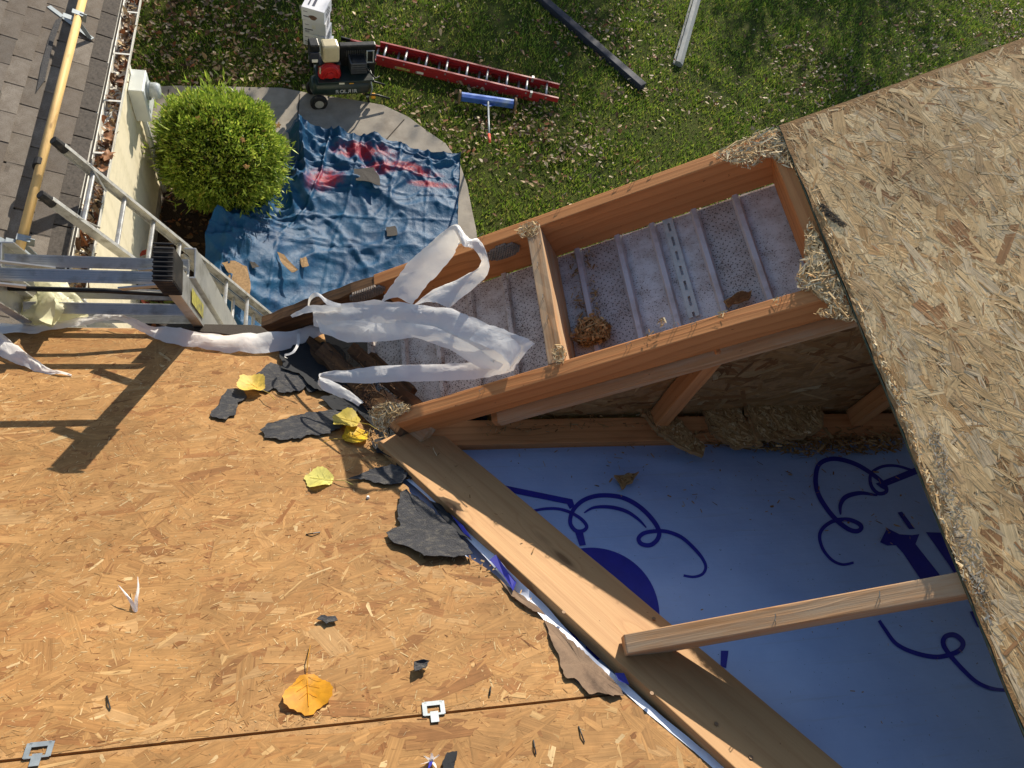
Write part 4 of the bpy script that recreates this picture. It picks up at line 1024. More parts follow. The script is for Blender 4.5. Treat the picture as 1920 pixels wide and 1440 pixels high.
f4 = ribbon("plastic_film", [((-30, 604, .012), (-30, 628, .006)), ((30, 606, .014), (30, 627, .005)), ((80, 606, .016), (80, 622, .006)), ((130, 598, .025), (130, 614, .01)), ((180, 590, .035), (178, 604, .02)), ((215, 588, .04), (213, 600, .025)), ((245, 598, .035), (240, 610, .02)), ((278, 610, .025), (270, 624, .01)), ((318, 613, .03), (305, 640, .006)), ((360, 620, .035), (352, 650, .006)), ((420, 626, .03), (410, 658, .006)), ((490, 622, .04), (485, 662, .008)), ((545, 620, .05), (548, 652, .012)), ((590, 608, .05), (595, 632, .03)), ((640, 585, .06), (640, 612, .05))], p1, M_FILM, None, 9, 12, .006, 24, freq=22, sag=.12)
tag(f4, "long white film strip lying along the eave below the ladder", "plastic film", "loose white film strips")
f5 = ribbon("plastic_film", [((-30, 600, .03), (-30, 664, .012)), ((0, 622, .03), (0, 668, .008)), ((35, 650, .025), (30, 682, .006)), ((68, 676, .016), (62, 694, .004)), ((95, 692, .008), (92, 701, .003)), ((135, 703, .003), (134, 706, .002))], p1, M_FILM, None, 9, 12, .007, 25, freq=20, sag=.2)
tag(f5, "tapering white film tail at the left edge of the sheathing", "plastic film", "loose white film strips")
f6 = ribbon("plastic_film", [((545, 592, .03), (548, 596, .03)), ((560, 582, .035), (562, 590, .035)), ((585, 572, .04), (588, 584, .04)), ((640, 574, .045), (640, 582, .045))], p2, M_FILM, None, 5, 2, .003, 26)
tag(f6, "thin torn white film tongue pointing at the rotten rafter end", "plastic film", "loose white film strips")
f7 = ribbon("plastic_film", [((577, 572, .04), (580, 574, .04)), ((580, 556, .06), (584, 562, .06)), ((595, 548, .07), (598, 556, .07)), ((615, 562, .06), (612, 570, .06)), ((640, 570, .05), (636, 578, .05))], p2, M_FILM, None, 5, 2, .002, 27)
tag(f7, "small arched white film strip above the widest band", "plastic film", "loose white film strips")
f8 = ribbon("plastic_film", [((556, 626, .05), (562, 626, .05)), ((556, 645, .05), (561, 646, .05)), ((546, 660, .045), (551, 662, .045)), ((533, 664, .03), (533, 669, .03)), ((536, 670, .02), (540, 672, .02))], p1, M_FILM, None, 5, 2, .001, 28)
tag(f8, "thread of white film hanging from the eave strip", "plastic film", "loose white film strips")

# ragged felt and splinters along the valley edge of the sheathing
for k_, (pts, lab) in enumerate((
    ([(742, 868), (765, 862), (782, 886), (770, 900), (750, 890)], "ragged black felt shred just under the rafter foot"),
    ([(806, 938), (826, 946), (870, 992), (884, 1012), (862, 1002), (826, 966)], "narrow black felt shred between the torn flap and the plank"),
    ([(694, 826), (722, 820), (744, 842), (736, 858), (708, 848)], "small black felt shred right of the two yellow leaves"))):
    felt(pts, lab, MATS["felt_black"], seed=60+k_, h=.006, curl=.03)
chips([(672, 800), (760, 800), (800, 880), (770, 905), (730, 870), (690, 840)], 260, P1, to1, .004, .012, (.006, .05), (.0008, .004), "dark and pale splinters strewn around the rafter foot", pal=((176, 140, 92), (60, 44, 32), (206, 176, 130), (44, 34, 28), (150, 112, 70), (214, 190, 150), (90, 64, 44)))
chips([(860, 1030), (930, 1060), (1050, 1170), (1030, 1190), (960, 1115), (900, 1080)], 160, P1, to1, .003, .008, (.005, .04), (.0008, .004), "pale splinters along the jagged panel edge")
chips([(900, 750), (940, 770), (1250, 750), (1260, 800), (900, 820)], 700, P1, to1, .03, .012, (.004, .03), (.0008, .004), "sawdust and chips lying on top of the wall plate")
chips([(0, 640), (590, 660), (740, 870), (1150, 1300), (600, 1430), (0, 1430)], 260, P1, to1, .0015, .0015, (.002, .012), (.0005, .0016), "dark specks and slivers strewn over the sunlit sheathing", pal=((60, 44, 30), (90, 62, 40), (40, 34, 28), (120, 84, 52), (70, 52, 36), (214, 186, 140), (230, 206, 164)))

# ------------------------------------------------------------------ low wing with shingled roof
wing = thing("low_house_wing", (-2.6, 6, 0), "low house wing with brown shingled roof, white gutter and cream siding", "house wing")
# shingles: 300 nearest tabs singly, the rest joined
def shingle_mat():
    t = NT("asphalt_shingle"); v = t.coord((1, 1, 1)); oi = t.node("ShaderNodeObjectInfo"); g = t.noise(v, 230, 4, .8); n = t.noise(v, 9, 5, .65)
    c = t.ramp(oi.outputs['Random'], [(0, s2l((104, 98, 92))), (.35, s2l((128, 120, 110))), (.7, s2l((112, 104, 96))), (1, s2l((142, 134, 124)))])
    c = t.mix(t.ramp(n, [(.4, (0, 0, 0)), (.75, (.7, .7, .7))]), c, s2l((92, 80, 68)))
    c = t.mix(t.ramp(g, [(.35, (.75, .75, .75)), (.5, (0, 0, 0))]), c, s2l((52, 46, 40)))
    t.color(c); t.set('Roughness', .95); t.set('Specular IOR Level', .15); t.bump(g, .6, .004); return t.m
M_SHING = shingle_mat()
M_SHDK = simple("shingle_dark", (84, 78, 72), .95, 0, .3, 60, .6, 420, .004, dirt=(58, 54, 50))
EXP, TAB = .128, .305
def tabmesh(name):
    m = MB(); m.prism([Vector((0, .006, .006)), Vector((0, TAB-.006, .006)), Vector((-EXP*1.9, TAB-.006, .0105-.014)), Vector((-EXP*1.9, .006, .0105-.014))], Vector((.1, 0, 1)), .005); return m
tmpl = tabmesh("shingle").mesh("shingle", org=Vector((0, 0, 0)))
ex3 = Vector((-math.cos(GAMMA), 0, math.sin(GAMMA)))
def tabframe(r, k, jit=None):
    rr = random.Random(r*97+k*13+5); o = O3+ex3*(r*EXP)+YA*(k*TAB+(r % 2)*TAB*.5+(r % 3)*.03+rr.uniform(-.004, .004))+N3*(.006+rr.uniform(0, .003))
    m = Matrix((-ex3, YA, N3)).transposed().to_4x4(); m.translation = o+ex3*rr.uniform(-.004, .004); return m @ Matrix.Rotation(rr.uniform(-.012, .012), 4, 'Y') @ Matrix.Rotation(rr.uniform(-.012, .012), 4, 'Z')
cand = []
for r in range(0, 34):
    for k in range(8, 46):
        m = tabframe(r, k); c = m.translation-CAM; d = c.dot(C_F); u = 960+FPX*c.dot(C_R)/d; v = 720+FPX*c.dot(C_D)/d
        inv = 0 if (-30 < u < 300 and -40 < v < 640) else 1
        cand.append((inv, c.length, r, k))
cand.sort()
tmpl.materials.append(M_SHING)
tmpl2 = tmpl.copy(); tmpl2.materials.clear(); tmpl2.materials.append(M_SHDK)
roof = MB().prism([P3(GUT_X-.06, 1.5, -.004), P3(GUT_X-.06, 15.5, -.004), P3(-6.2, 15.5, -.004), P3(-6.2, 1.5, -.004)], N3, .02).build("wing_roof", simple("roof_deck_dark", (52, 48, 44), .95, 0, .2, 20, .2), wing)
for (_, _, r, k) in cand[:300]:
    raw("shingle", tmpl2 if r == 0 else tmpl, None, tabframe(r, k), roof)
rest = MB(); base = tabmesh("x")
for (_, _, r, k) in cand[300:]:
    m = tabframe(r, k); rest.add([m @ p for p in base.v], base.f)
ro = rest.build("shingle_field", M_SHING, roof, recalc=False); tag(ro, kind="stuff")

# gutter with hangers and leaves
GZ = GUT_Z
prof = [(-.062, .0), (-.062, -.075), (-.03, -.085), (.035, -.085), (.06, -.045), (.06, .0), (.068, .006), (.07, -.002), (.065, -.048), (.038, -.09), (-.034, -.09), (-.067, -.078), (-.067, .004)]
prof = [(-a, b) for a, b in prof][::-1]
MB().sweep(prof, Vector((GUT_X, 1.5, GZ)), Vector((GUT_X, 15.5, GZ)), ZA).build("gutter", M_WHITE, wing, bevel=.0015)
for (u, v) in ((207, 288), (222, 190), (238, 102), (255, 24)):
    p = g0(u, v, GZ+.004)
    MB().bar(Vector((GUT_X-.07, p.y, GZ+.006)), Vector((GUT_X+.068, p.y, GZ+.006)), .018, .003).build("gutter_hanger", M_WHITE, wing)
MB().tube([Vector((GUT_X-.085, 1.5, GZ+.016)), Vector((GUT_X-.085, 15.5, GZ+.016))], .011, 8).build("drip_edge", M_WHITE, wing)
k = 1500; x = GUT_X+rng.uniform(-.05, .05, k); y = rng.uniform(2.5, 11.5, k)
gl = litter("gutter_leaves", x, y, GZ-.06+rng.uniform(0, .045, k), (.03, .085), wing, None, .5, pal=LEAFPAL[[0, 1, 3, 5, 4]])
for (u, v, s) in ((205, 258, .1), (203, 292, .11), (195, 318, .08), (205, 240, .07)):
    q = g0(u, v, GZ+.01); one_leaf("brown_leaf", q, ZA, s, s*40, (176, 128, 92), None, None, shape='lawn', curl=.8, parent=wing, stem=False, seed=int(s*300)).name

# wall below the gutter: lap siding boards, corner posts, base
cor = g0(306, 345, 0); XW = cor.x-.02; YC = cor.y
nb = 22; bh = 2.42/nb
for k in range(nb):
    z0 = .12+k*bh
    MB().prism([Vector((XW+.014, 1.5, z0)), Vector((XW+.014, YC-.07, z0)), Vector((XW+.002, YC-.07, z0+bh+.006)), Vector((XW+.002, 1.5, z0+bh+.006))], XA, .004).build("siding_board", M_SIDING, wing)
MB().box((XW-.06, (1.5+YC)/2-.04, 1.25), (.11, YC-1.5-.08, 2.5)).build("wall_core", M_WHITE, wing)
MB().box((XW-.03, YC-.035, 1.27), (.11, .07, 2.4)).build("corner_post", M_WHITE, wing, bevel=.006)
MB().box((XW-.16, YC-.03, 1.27), (.09, .05, 2.4)).build("corner_post", M_WHITE, wing, bevel=.006)
MB().box((-4.1, YC-.06, 1.27), (3.9, .06, 2.4)).build("end_wall", M_SIDING, wing)
MB().box((XW-.02, (1.5+YC)/2, .06), (.12, YC-1.5, .12)).build("foundation", M_CONC, wing)
MB().box(((GUT_X-.07+XW)/2-.9, 8.5, GZ-.1), (1.9+GUT_X-XW, 14, .015)).build("wing_soffit", M_WHITE, wing)
MB().box((GUT_X-.085, 8.5, GZ-.04), (.02, 14, .15)).build("wing_fascia", M_WHITE, wing)
# aluminium downspout strap / conduit beside the wall edge

# electric meter on the wall
mA, mB_, mF = px_(239, 169, XW+.015), px_(255, 232, XW+.015), px_(244, 129, XW+.015); mc = Vector((0, (mA.y+.32/2), (mA.z+mB_.z)/2)); print('meter', mA, mB_, mF, XW)
met = thing("electric_meter", (XW+.02, mc.y, mc.z), "grey-white electric meter box with round glass meter on the cream wall", "meter")
M_METER = simple("meter_paint", (206, 212, 212), .45, .1, .05, 10, .05, 150, .001)
b0 = mB_.z; b1 = mA.z
m = MB(); m.box((XW+.085, mc.y, (b0+b1)/2), (.14, .32, b1-b0)); m.build("enclosure", M_METER, met, bevel=.006)
MB().box((XW+.158, mc.y, (b0+b1)/2), (.006, .29, b1-b0-.03)).build("cover", M_METER, met, bevel=.002)
md = Vector((XW+.161, mc.y, mc.z+.08))
MB().lathe(md, XA, [(.098, 0), (.098, .022), (.09, .03)], 28).build("meter_ring", M_GALV, met, smooth=False, bevel=.002)
tg = NT("meter_glass"); tg.set('Base Color', (*s2l((196, 206, 210)), 1)); tg.set('Roughness', .08); tg.set('Metallic', .0); tg.set('Transmission Weight', .25); tg.color(tg.ramp(tg.noise(tg.coord(), 30), [(.3, s2l((170, 180, 186))), (.7, s2l((214, 222, 226)))]))
MB().lathe(md+XA*.03, XA, [(.084, 0), (.082, .07), (.07, .092), (.03, .1), (.001, .101)], 28).build("meter_glass", tg.m, met, smooth=True)
MB().tube([Vector((XW+.05, mc.y, b0+.01)), Vector((XW+.05, mc.y, .03))], .03, 12).build("conduit", M_METER, met, smooth=True)
MB().box((XW+.162, mc.y-.1, b0+.1), (.004, .03, .05)).build("latch", M_GALV, met)

# toe board on roof brackets
ta, tb = p3(158, -12, .2), p3(30, 492, .2)
tb_ = thing("toe_board", tb, "long round-edged pale wooden toe board held above the shingles by brackets", "toe board")
td = (tb-ta).normalized()
prf = [(.031*math.cos(q), .042*math.sin(q)) for q in np.linspace(0, 2*math.pi, 14, endpoint=False)]
mm = frame(ta-td*.5, td, N3)
MB().sweep(prf, ta-td*.5, tb+td*.25, N3).build("plank", M_TOE, tb_, m=mm, smooth=True)
def toe_strap(u, v, L=.06):
    p = p3(u, v, .2); m = MB()
    m.sweep([(a*1.12, b*1.18) for a, b in prf], p-td*L/2, p+td*L/2, N3); m.build("black_band", M_RUB, tb_)
toe_strap(72, 308)
def bracket(u, v, label):
    p = p3(u, v, .2); o = thing("roof_bracket", p3(u, v, 0), label, "roof bracket", "steel roof brackets")
    dn = -ex3
    f0 = p-N3*.17+dn*.12
    MB().bar(p3(u, v, .012)-ex3*(-.2), f0+dn*.02, .04, .006, N3).build("base_strap", M_GALV, o)
    MB().bar(p+dn*.01-N3*.03, f0, .035, .006, YA).build("diagonal_brace", M_GALV, o)
    MB().bar(p-N3*.033-dn*.09, p-N3*.033+dn*.03, .05, .006, N3).build("shelf", M_GALV, o)
    MB().bar(p-N3*.03+dn*.052, p+N3*.05+dn*.052, .05, .006, YA).build("toe_stop", M_GALV, o)
    MB().bar(p+N3*.04-dn*.03, p+N3*.04+dn*.052, .05, .006, N3).build("hook", M_GALV, o)
bracket(142, 30, "steel roof bracket holding the upper end of the toe board")
bracket(40, 452, "steel roof bracket near the lower end of the toe board")
# flat grey flashing plate tucked in the shingles left of the board
fl = MB().prism([p3(u, v, .026) for u, v in ((104, 38), (118, 30), (100, 80), (84, 150), (68, 172), (78, 120), (92, 70))], N3, .002).build("flashing_plate", M_FELT, wing)

# ------------------------------------------------------------------ ladders
def crail(mb, a, b, out, w=.03, h=.078, t=.004, up=ZA):
    """channel rail from a to b, open side away from `out`"""
    pr = [(0, -h/2), (0, h/2), (-w, h/2), (-w, h/2-t), (-t, h/2-t), (-t, -h/2+t), (-w, -h/2+t), (-w, -h/2)]
    a, b = Vector(a), Vector(b); x = (b-a).normalized(); y = Vector(up).cross(x).normalized()
    s = 1 if y.dot(Vector(out)) > 0 else -1
    mb.sweep([(p[0]*s, p[1]) for p in pr], a, b, up)
# aluminium ladder leaning on the gutter of the low wing
LA = RAD(59); ldir = Vector((-math.cos(LA), 0, math.sin(LA))); lnor = Vector((math.sin(LA), 0, math.cos(LA)))
yN, yF = 3.86, 4.395
foot = Vector((-1.70, 0, 2.62))-ldir*(2.6/math.sin(LA)); 
def LP(L, y, h=0.0): return Vector((foot.x, y, foot.z))+ldir*L+lnor*h
Ltop = 2.6/math.sin(LA)+.5
al = thing("aluminium_ladder", foot+YA*4.17, "aluminium extension ladder leaning on the white gutter of the low wing", "ladder")
for y, s in ((yN, -1), (yF, 1)):
    m = MB(); crail(m, LP(.1, y, .05), LP(Ltop-.04, y, .05), YA*s, up=lnor); m.build("rail", M_ALU, al, bevel=.001)
    m = MB(); crail(m, LP(.0, y-s*.034, -.032), LP(Ltop-1.35, y-s*.034, -.032), YA*s, up=lnor); m.build("rail", M_ALU, al, bevel=.001)
    m = MB(); m.tube([LP(Ltop-.08, y-s*.012, .05), LP(Ltop+.03, y-s*.012, .05)], [.036, .032], 12); m.build("end_cap", M_RUB, al, bevel=.004)
for i in range(13):
    L = .16+i*.305
    if L > Ltop-.1: break
    m = MB(); m.sweep([(.016*math.cos(q), .018*math.sin(q)+(.004 if math.sin(q) > .7 else 0)) for q in np.linspace(0, 2*math.pi, 12, endpoint=False)], LP(L, yN+.02, .05), LP(L, yF-.02, .05), lnor); m.build("rung", M_ALU, al)
    if L < Ltop-1.4:
        m = MB(); m.sweep([(.015*math.cos(q), .016*math.sin(q)) for q in np.linspace(0, 2*math.pi, 12, endpoint=False)], LP(L+.09, yN+.05, -.032), LP(L+.09, yF-.05, -.032), lnor); m.build("rung", M_ALU, al)
for y in (yN, yF):
    MB().box(LP(.02, y, -.02), (.12, .07, .03)).build("ladder_foot", M_RUB, al, bevel=.004)
MB().add([LP(Ltop-.9+a, yN-.0025, .05+b) for a, b in ((-.62, -.03), (-.25, -.03), (-.25, .03), (-.62, .03))], [(0, 1, 2, 3)]).build("warning_label", simple("label_yellow", (170, 164, 84), .6, 0, .4, 60, 0, dirt=(96, 96, 84)), al)
MB().bar(LP(Ltop-.25, yF-.006, .09), LP(Ltop-.46, yF-.09, .052), .012, .012).build("corner_brace", M_ALU, al)
MB().bar(LP(Ltop-.25, yN+.006, .09), LP(Ltop-.46, yN+.09, .052), .012, .012).build("corner_brace", M_ALU, al)

# ladder standing at the near eave, its top in front of us
eL = RAD(20); e_up = Vector((0, -math.sin(eL), math.cos(eL))); e_out = Vector((0, math.cos(eL), math.sin(eL)))
E0 = Vector((-.365, 1.292, CAM.z-1.905)); WLAD = .46
def EP(x, L, h=0.0): return Vector((E0.x+x, E0.y, E0.z))+e_up*L+e_out*h
L0 = -(E0.z-.0)/math.cos(eL)
ela = thing("eave_ladder", EP(-WLAD/2, L0), "aluminium ladder standing at the near eave with a ribbed black rubber end cap", "ladder")
for x, s in ((0, 1), (-WLAD, -1)):
    m = MB(); crail(m, EP(x, L0+.05, 0), EP(x, .45, 0), XA*s, .028, .074, .004, up=-e_out); m.build("rail", M_ALU, ela, bevel=.001)
    m = MB(); crail(m, EP(x+s*.004, L0+.02, .1), EP(x+s*.004, .16, .1), XA*s, .03, .085, .004, up=-e_out); m.build("rail", M_ALU, ela, bevel=.001)
    m = MB(); capc = EP(x-s*.012, .41, 0)
    my = Matrix((XA, e_out, e_up)).transposed()
    m.box(capc, (.044, .08, .11), my)
    for k in range(9):
        m.box(capc+e_up*(-.053+k*.013)-e_out*.041, (.043, .008, .007), my)
        m.box(capc+e_out*(-.044+k*.011)+e_up*.061, (.045, .005, .006), my)
    m.build("rubber_end_cap", M_RUB, ela, bevel=.003)
    m = MB(); m.box(EP(x-s*.01, L0+.02, .03), (.06, .14, .04)); m.build("ladder_foot", M_RUB, ela, bevel=.004)
def tread(L, h, x0=-WLAD+.012, x1=-.012, w=.031):
    m = MB(); a, b = EP(x0, L, h), EP(x1, L, h); up_ = (e_up*.95-e_out*.3).normalized()
    m.sweep([(-w/2, 0), (-w/2, -.009), (-w/2+.003, -.013), (w/2-.003, -.013), (w/2, -.009), (w/2, 0)], a, b, up_)
    y_ = up_.cross((b-a).normalized()).normalized()
    for k in range(5): m.bar(a+y_*(-w/2+.006+k*.0055)+up_*.0012, b+y_*(-w/2+.006+k*.0055)+up_*.0012, .0028, .0024, up_)
    m.build("rung", M_ALU, ela)
for i in range(-16, 2): tread(.04+i*.305, 0)
for i in range(-16, 1): tread(.17+i*.305, .09)
for L in (.345, .17):
    hh = 0 if L > .3 else .1
    MB().bar(EP(-.012, L+.05, hh-.03), EP(-.13, L+.004, hh-.03), .004, .02, e_up).build("rung_brace", M_ALU, ela)
    MB().bar(EP(-WLAD+.012, L+.05, hh-.03), EP(-WLAD+.13, L+.004, hh-.03), .004, .02, e_up).build("rung_brace", M_ALU, ela)
MB().tube([EP(-WLAD-.1, .12, .03), EP(-WLAD*.5, .115, .03), EP(-.02, .085, .03)], .007, 8).build("spreader_bar", M_BLACK, ela, smooth=True)
MB().add([EP(.0032, a, b) for a, b in ((.02, -.02), (.2, -.02), (.2, .02), (.02, .02))], [(0, 1, 2, 3)]).build("warning_label", MATS["label_yellow"], ela)

# red fibreglass ladder lying on the lawn
RZ = .075
fa, fb = g0(682, 66, .17), g0(1050, 156, .17); na, nb_ = g0(703, 103, .17), g0(1048, 182, .17)
rx = ((fb-fa).normalized()+(nb_-na).normalized()).normalized(); ry = ZA.cross(rx)
wl = (fa-na).dot(ry)*.5+(fb-nb_).dot(ry)*.5
org = Vector((na.x, na.y, 0)); org += ry*(-((org-na).dot(ry)))
ll = (nb_-na).dot(rx)
RDm = NT("red_fibreglass"); vv = RDm.coord((2, 40, 40)); RDm.color(RDm.ramp(RDm.noise(vv, 2, 4), [(.3, s2l((128, 24, 30))), (.7, s2l((164, 38, 42)))])); RDm.set('Roughness', .5); M_RED = RDm.m
rl = thing("red_ladder", org+rx*ll/2+ry*wl/2, "red fibreglass extension ladder lying on the leafy lawn", "ladder")
def RP(x, y, z): return org+rx*x+ry*y+ZA*z
for sec, (z, x0, x1, ins) in enumerate(((.125, 0.02, ll, 0), (.045, -.42, ll-.28, 0))):
    for y, s in ((0, -1), (wl, 1)):
        m = MB(); crail(m, RP(x0, y, z), RP(x1, y, z), ry*s, .032, .076, .005); m.build("rail", M_RED, rl, bevel=.0015)
    x = .12 if sec == 0 else -.3
    while x < x1-.05:
        MB().tube([RP(x, .004, z), RP(x, wl-.004, z)], .0165, 10).build("rung", M_ALU, rl, smooth=True)
        for y, s in ((0, -1), (wl, 1)): MB().disc(RP(x, y+s*.0015, z), ry, .014, .006, 12).build("rung_rivet", M_GALV, rl)
        x += .305
for y in (0, wl):
    MB().bar(RP(-.42, y, .045), RP(-.56, y+(.0), .05), .03, .06).build("ladder_foot", M_BLACK, rl, bevel=.004)
    MB().box(RP(ll-.42, y, .125), (.035, .05, .088), Matrix((rx, ry, ZA)).transposed()).build("guide_bracket", M_ALU, rl)
MB().add([RP(.3+a, -.003, .045+b) for a, b in ((0, -.02), (.22, -.02), (.22, .02), (0, .02))], [(0, 1, 2, 3)]).build("yellow_label", MATS["label_yellow"], rl)
MB().add([RP(.62+a, -.003, .045+b) for a, b in ((0, -.02), (.1, -.02), (.1, .02), (0, .02))], [(0, 1, 2, 3)]).build("white_label", M_WHITE, rl)

# ------------------------------------------------------------------ magnetic sweeper
sa, sb = g0(865, 180, .12), g0(963, 194, .12); sx = (sb-sa).normalized(); sy_ = ZA.cross(sx)
mg = thing("magnetic_sweeper", (sa+sb)/2-ZA*.12, "blue magnetic nail sweeper on wheels with an upright handle", "sweeper")
M_BLUE = simple("blue_paint", (62, 100, 176), .4, .2, .12, 12, .05, 100, .001, dirt=(110, 130, 160))
def SP(x, y, z): return Vector((sa.x, sa.y, 0))+sx*x+sy_*y+ZA*z
SL = (sb-sa).length
MB().sweep([(-.055, .07), (.055, .07), (.055, .15), (.0, .165), (-.055, .15)], SP(0, 0, 0), SP(SL, 0, 0), ZA).build("magnet_bar", M_BLUE, mg, bevel=.004)
MB().prism([SP(SL*.34, -.056, .1), SP(SL*.66, -.056, .1), SP(SL*.5, -.17, .14)], ZA, .01).build("handle_bracket", M_BLUE, mg)
for x in (-.025, SL+.025):
    MB().lathe(SP(x-.014, 0, .1), sx, [(.02, -.005), (.1, 0), (.1, .028), (.02, .033)], 22).build("wheel", simple("worn_wheel", (120, 100, 74), .8, 0, .2, 30, .2), mg, bevel=.004)
hb = SP(SL*.5, -.09, .15); ht = g0(917, 252, .66)
MB().tube([hb, ht], .014, 10).build("handle", M_GALV, mg, smooth=True)
ht2 = g0(918.5, 266, .76)
MB().tube([ht, ht2], .018, 10).build("grip", simple("red_grip", (196, 74, 50), .6, 0, .1, 30, .1), mg, smooth=True)

# ------------------------------------------------------------------ gutter lengths on the lawn
def kgut(u0, v0, u1, v1, mat, label, prof, z=.0):
    a, b = g0(u0, v0, z), g0(u1, v1, z)
    d = (b-a).normalized(); a = a-d*1.6
    o = MB().sweep(prof, a, b, ZA).build("gutter_length", mat, bevel=.002)
    o.location += Vector((0, 0, 0)); tag(o, label, "gutter", "gutter lengths lying on the lawn"); return o
M_NAVY = simple("dark_gutter", (36, 42, 56), .75, .0, .12, 10, .05, 100, .001)
M_GREY = simple("grey_gutter", (112, 118, 120), .75, .0, .12, 10, .05, 100, .001, dirt=(110, 112, 110))
kp = [(-.07, .0), (.055, .0), (.075, .03), (.06, .075), (.068, .1), (-.06, .1), (-.07, .09)]
g1_ = kgut(1010, 0, 1203, 168, M_NAVY, "dark blue-black gutter length lying on the grass", kp)
kp2 = [(-.08, .0), (.08, .0), (.085, .05), (.02, .09), (-.045, .085), (-.052, .03), (-.075, .03), (-.08, .06), (-.09, .06)]
g2_ = kgut(1304, 0, 1269, 124, M_GREY, "grey open gutter length lying on the grass", kp2)

# ------------------------------------------------------------------ air compressor
cO = g0(594, 203); cE = g0(704, 196)-cO; cX = cE.normalized(); cY = ZA.cross(cX); CW = cE.length
cM = Matrix((cX, cY, ZA)).transposed()
comp = thing("air_compressor", cO+cX*.42+cY*.15, "dark green wheeled air compressor with red engine and cream fuel tank", "compressor")
def cp(u, v, y): 
    p = on(u, v, cY, cO+cY*y)-cO; return (p.dot(cX), p.z)
def CP(x, y, z): return cO+cX*x+cY*y+ZA*z
def cbox(name, u0, v0, u1, v1, y, dp, mat, bevel=.01, parent=comp):
    x0, z1 = cp(u0, v0, y); x1, z0 = cp(u1, v1, y)
    if z0 > z1: z0, z1 = z1, z0
    m = MB(); m.box(CP((x0+x1)/2, y+dp/2, (z0+z1)/2), (x1-x0, dp, z1-z0), cM); return m.build(name, mat, parent, bevel=bevel)
M_GREEN = simple("dark_green_paint", (30, 48, 46), .35, .2, .2, 10, .05, 100, .001, dirt=(48, 50, 46))
M_CREAM = simple("cream_plastic", (194, 182, 148), .4, 0, .08, 10, .05, 80, .001)
M_ENG = simple("engine_red", (176, 30, 30), .4, .1, .1, 20, .1, 100, .001)
M_YEL = simple("yellow_tag", (220, 160, 40), .5, 0, .1, 20, 0)
xl, zl = cp(594, 178, 0); xr, zr = cp(694, 178, 0)
rT = .135; zt = .27
MB().lathe(CP(xl-.02, rT, zt), cX, [(.02, -.05), (.08, -.035), (.12, -.01), (rT, .03), (rT, xr-xl-.02), (.12, xr-xl+.02), (.08, xr-xl+.045), (.02, xr-xl+.06)], 28).build("air_tank", M_GREEN, comp, smooth=True)
# lettering
def text_mesh(s, size, m, mat, parent, name="lettering"):
    cu = bpy.data.curves.new("txt", 'FONT'); cu.body = s; cu.size = size; cu.align_x = 'LEFT'; cu.extrude = .002; cu.offset = size*.012
    ob = bpy.data.objects.new("txt", cu); COL.objects.link(ob); dg = bpy.context.evaluated_depsgraph_get(); me = bpy.data.meshes.new_from_object(ob.evaluated_get(dg)); 
    bpy.data.objects.remove(ob); me.materials.clear(); return raw(name, me, mat, m, parent)
M_LET = simple("silver_letter", (186, 190, 188), .4, .2, .05, 20, 0)
lx0, lz0 = cp(629, 180, -.003); lx1, lz1 = cp(671, 180, -.003)
lw = (lx1-lx0)/6.0; fs = lw*1.5
for i, ch in enumerate(("R", "O", "L", "R", "I", "R")):
    xx = lx0+lw*(0, 1.12, 2.3, 3.2, 4.42, 4.85)[i]
    flip = (i == 3)
    m = Matrix((cX*(-1 if flip else 1), ZA, -cY)).transposed().to_4x4(); m.translation = CP(xx+(lw*.95 if flip else 0), -.004, .235)
    text_mesh(ch, fs, m, M_LET, comp, "letter")
cbox("tank_seam_plate", 596, 152, 694, 161, .03, .3, M_GREEN, .006)
cbox("label_white", 636, 155, 646, 159, .027, .003, M_WHITE, 0)
cbox("label_yellow", 655, 156, 663, 160, .027, .003, M_YEL, 0)
for y in (-.03, .27):
    c = CP(xl+.02, y, .118)
    wh = MB().lathe(c-cY*.035, cY, [(.06, 0), (.105, .002), (.118, .02), (.118, .05), (.105, .068), (.06, .07)], 26).build("wheel", M_RUB, comp, bevel=.004)
    MB().lathe(c-cY*.038, cY, [(.06, .0), (.055, .006), (.03, .012), (.022, .0), (.012, -.004)], 20).build("wheel_rim", simple("rim_grey", (172, 170, 160), .5, .2, .1, 20, .1), wh)
for y in (.03, .22):
    MB().bar(CP(xr-.03, y, .16), CP(xr+.0, y, .0), .03, .03, cY).build("foot", M_BLACK, comp)
cbox("yellow_valve", 697, 178, 704, 185, -.01, .04, M_YEL, .003)
MB().disc(CP(cp(689, 180, -.01)[0], -.012, cp(689, 180, -.01)[1]), cY, .02, .01, 14).build("drain_valve", M_GALV, comp)
deck = .405
MB().box(CP(xl+.4, .17, deck+.01), (xr-xl+.02, .36, .02), cM).build("deck_plate", M_GREEN, comp, bevel=.004)
# engine
ex, ez = cp(618, 138, .1)
MB().lathe(CP(ex, .11, ez), -cY, [(.15, -.02), (.15, .02), (.13, .05), (.1, .055), (.09, .04), (.05, .04), (.045, .065), (.001, .066)], 26).build("recoil_starter", M_ENG, comp, bevel=.004)
cbox("engine_block", 598, 122, 640, 150, .14, .2, M_BLACK, .012)
cbox("fan_shroud", 598, 124, 638, 147, .13, .05, M_ENG, .03)
cbox("starter_handle", 599, 128, 602, 139, .06, .02, M_CREAM, .004)
cbox("fuel_tank", 605, 89, 637, 118, .12, .18, M_CREAM, .03)
fx, fz = cp(619, 99, .2)
MB().lathe(CP(fx, .2, cp(619, 96, .2)[1]-.02), ZA, [(.04, 0), (.042, .03), (.036, .04)], 18).build("fuel_cap", simple("cap_steel", (170, 200, 226), .3, .5, .05, 20, 0), comp)
cbox("air_filter", 581, 86, 600, 100, .1, .16, M_BLACK, .015)
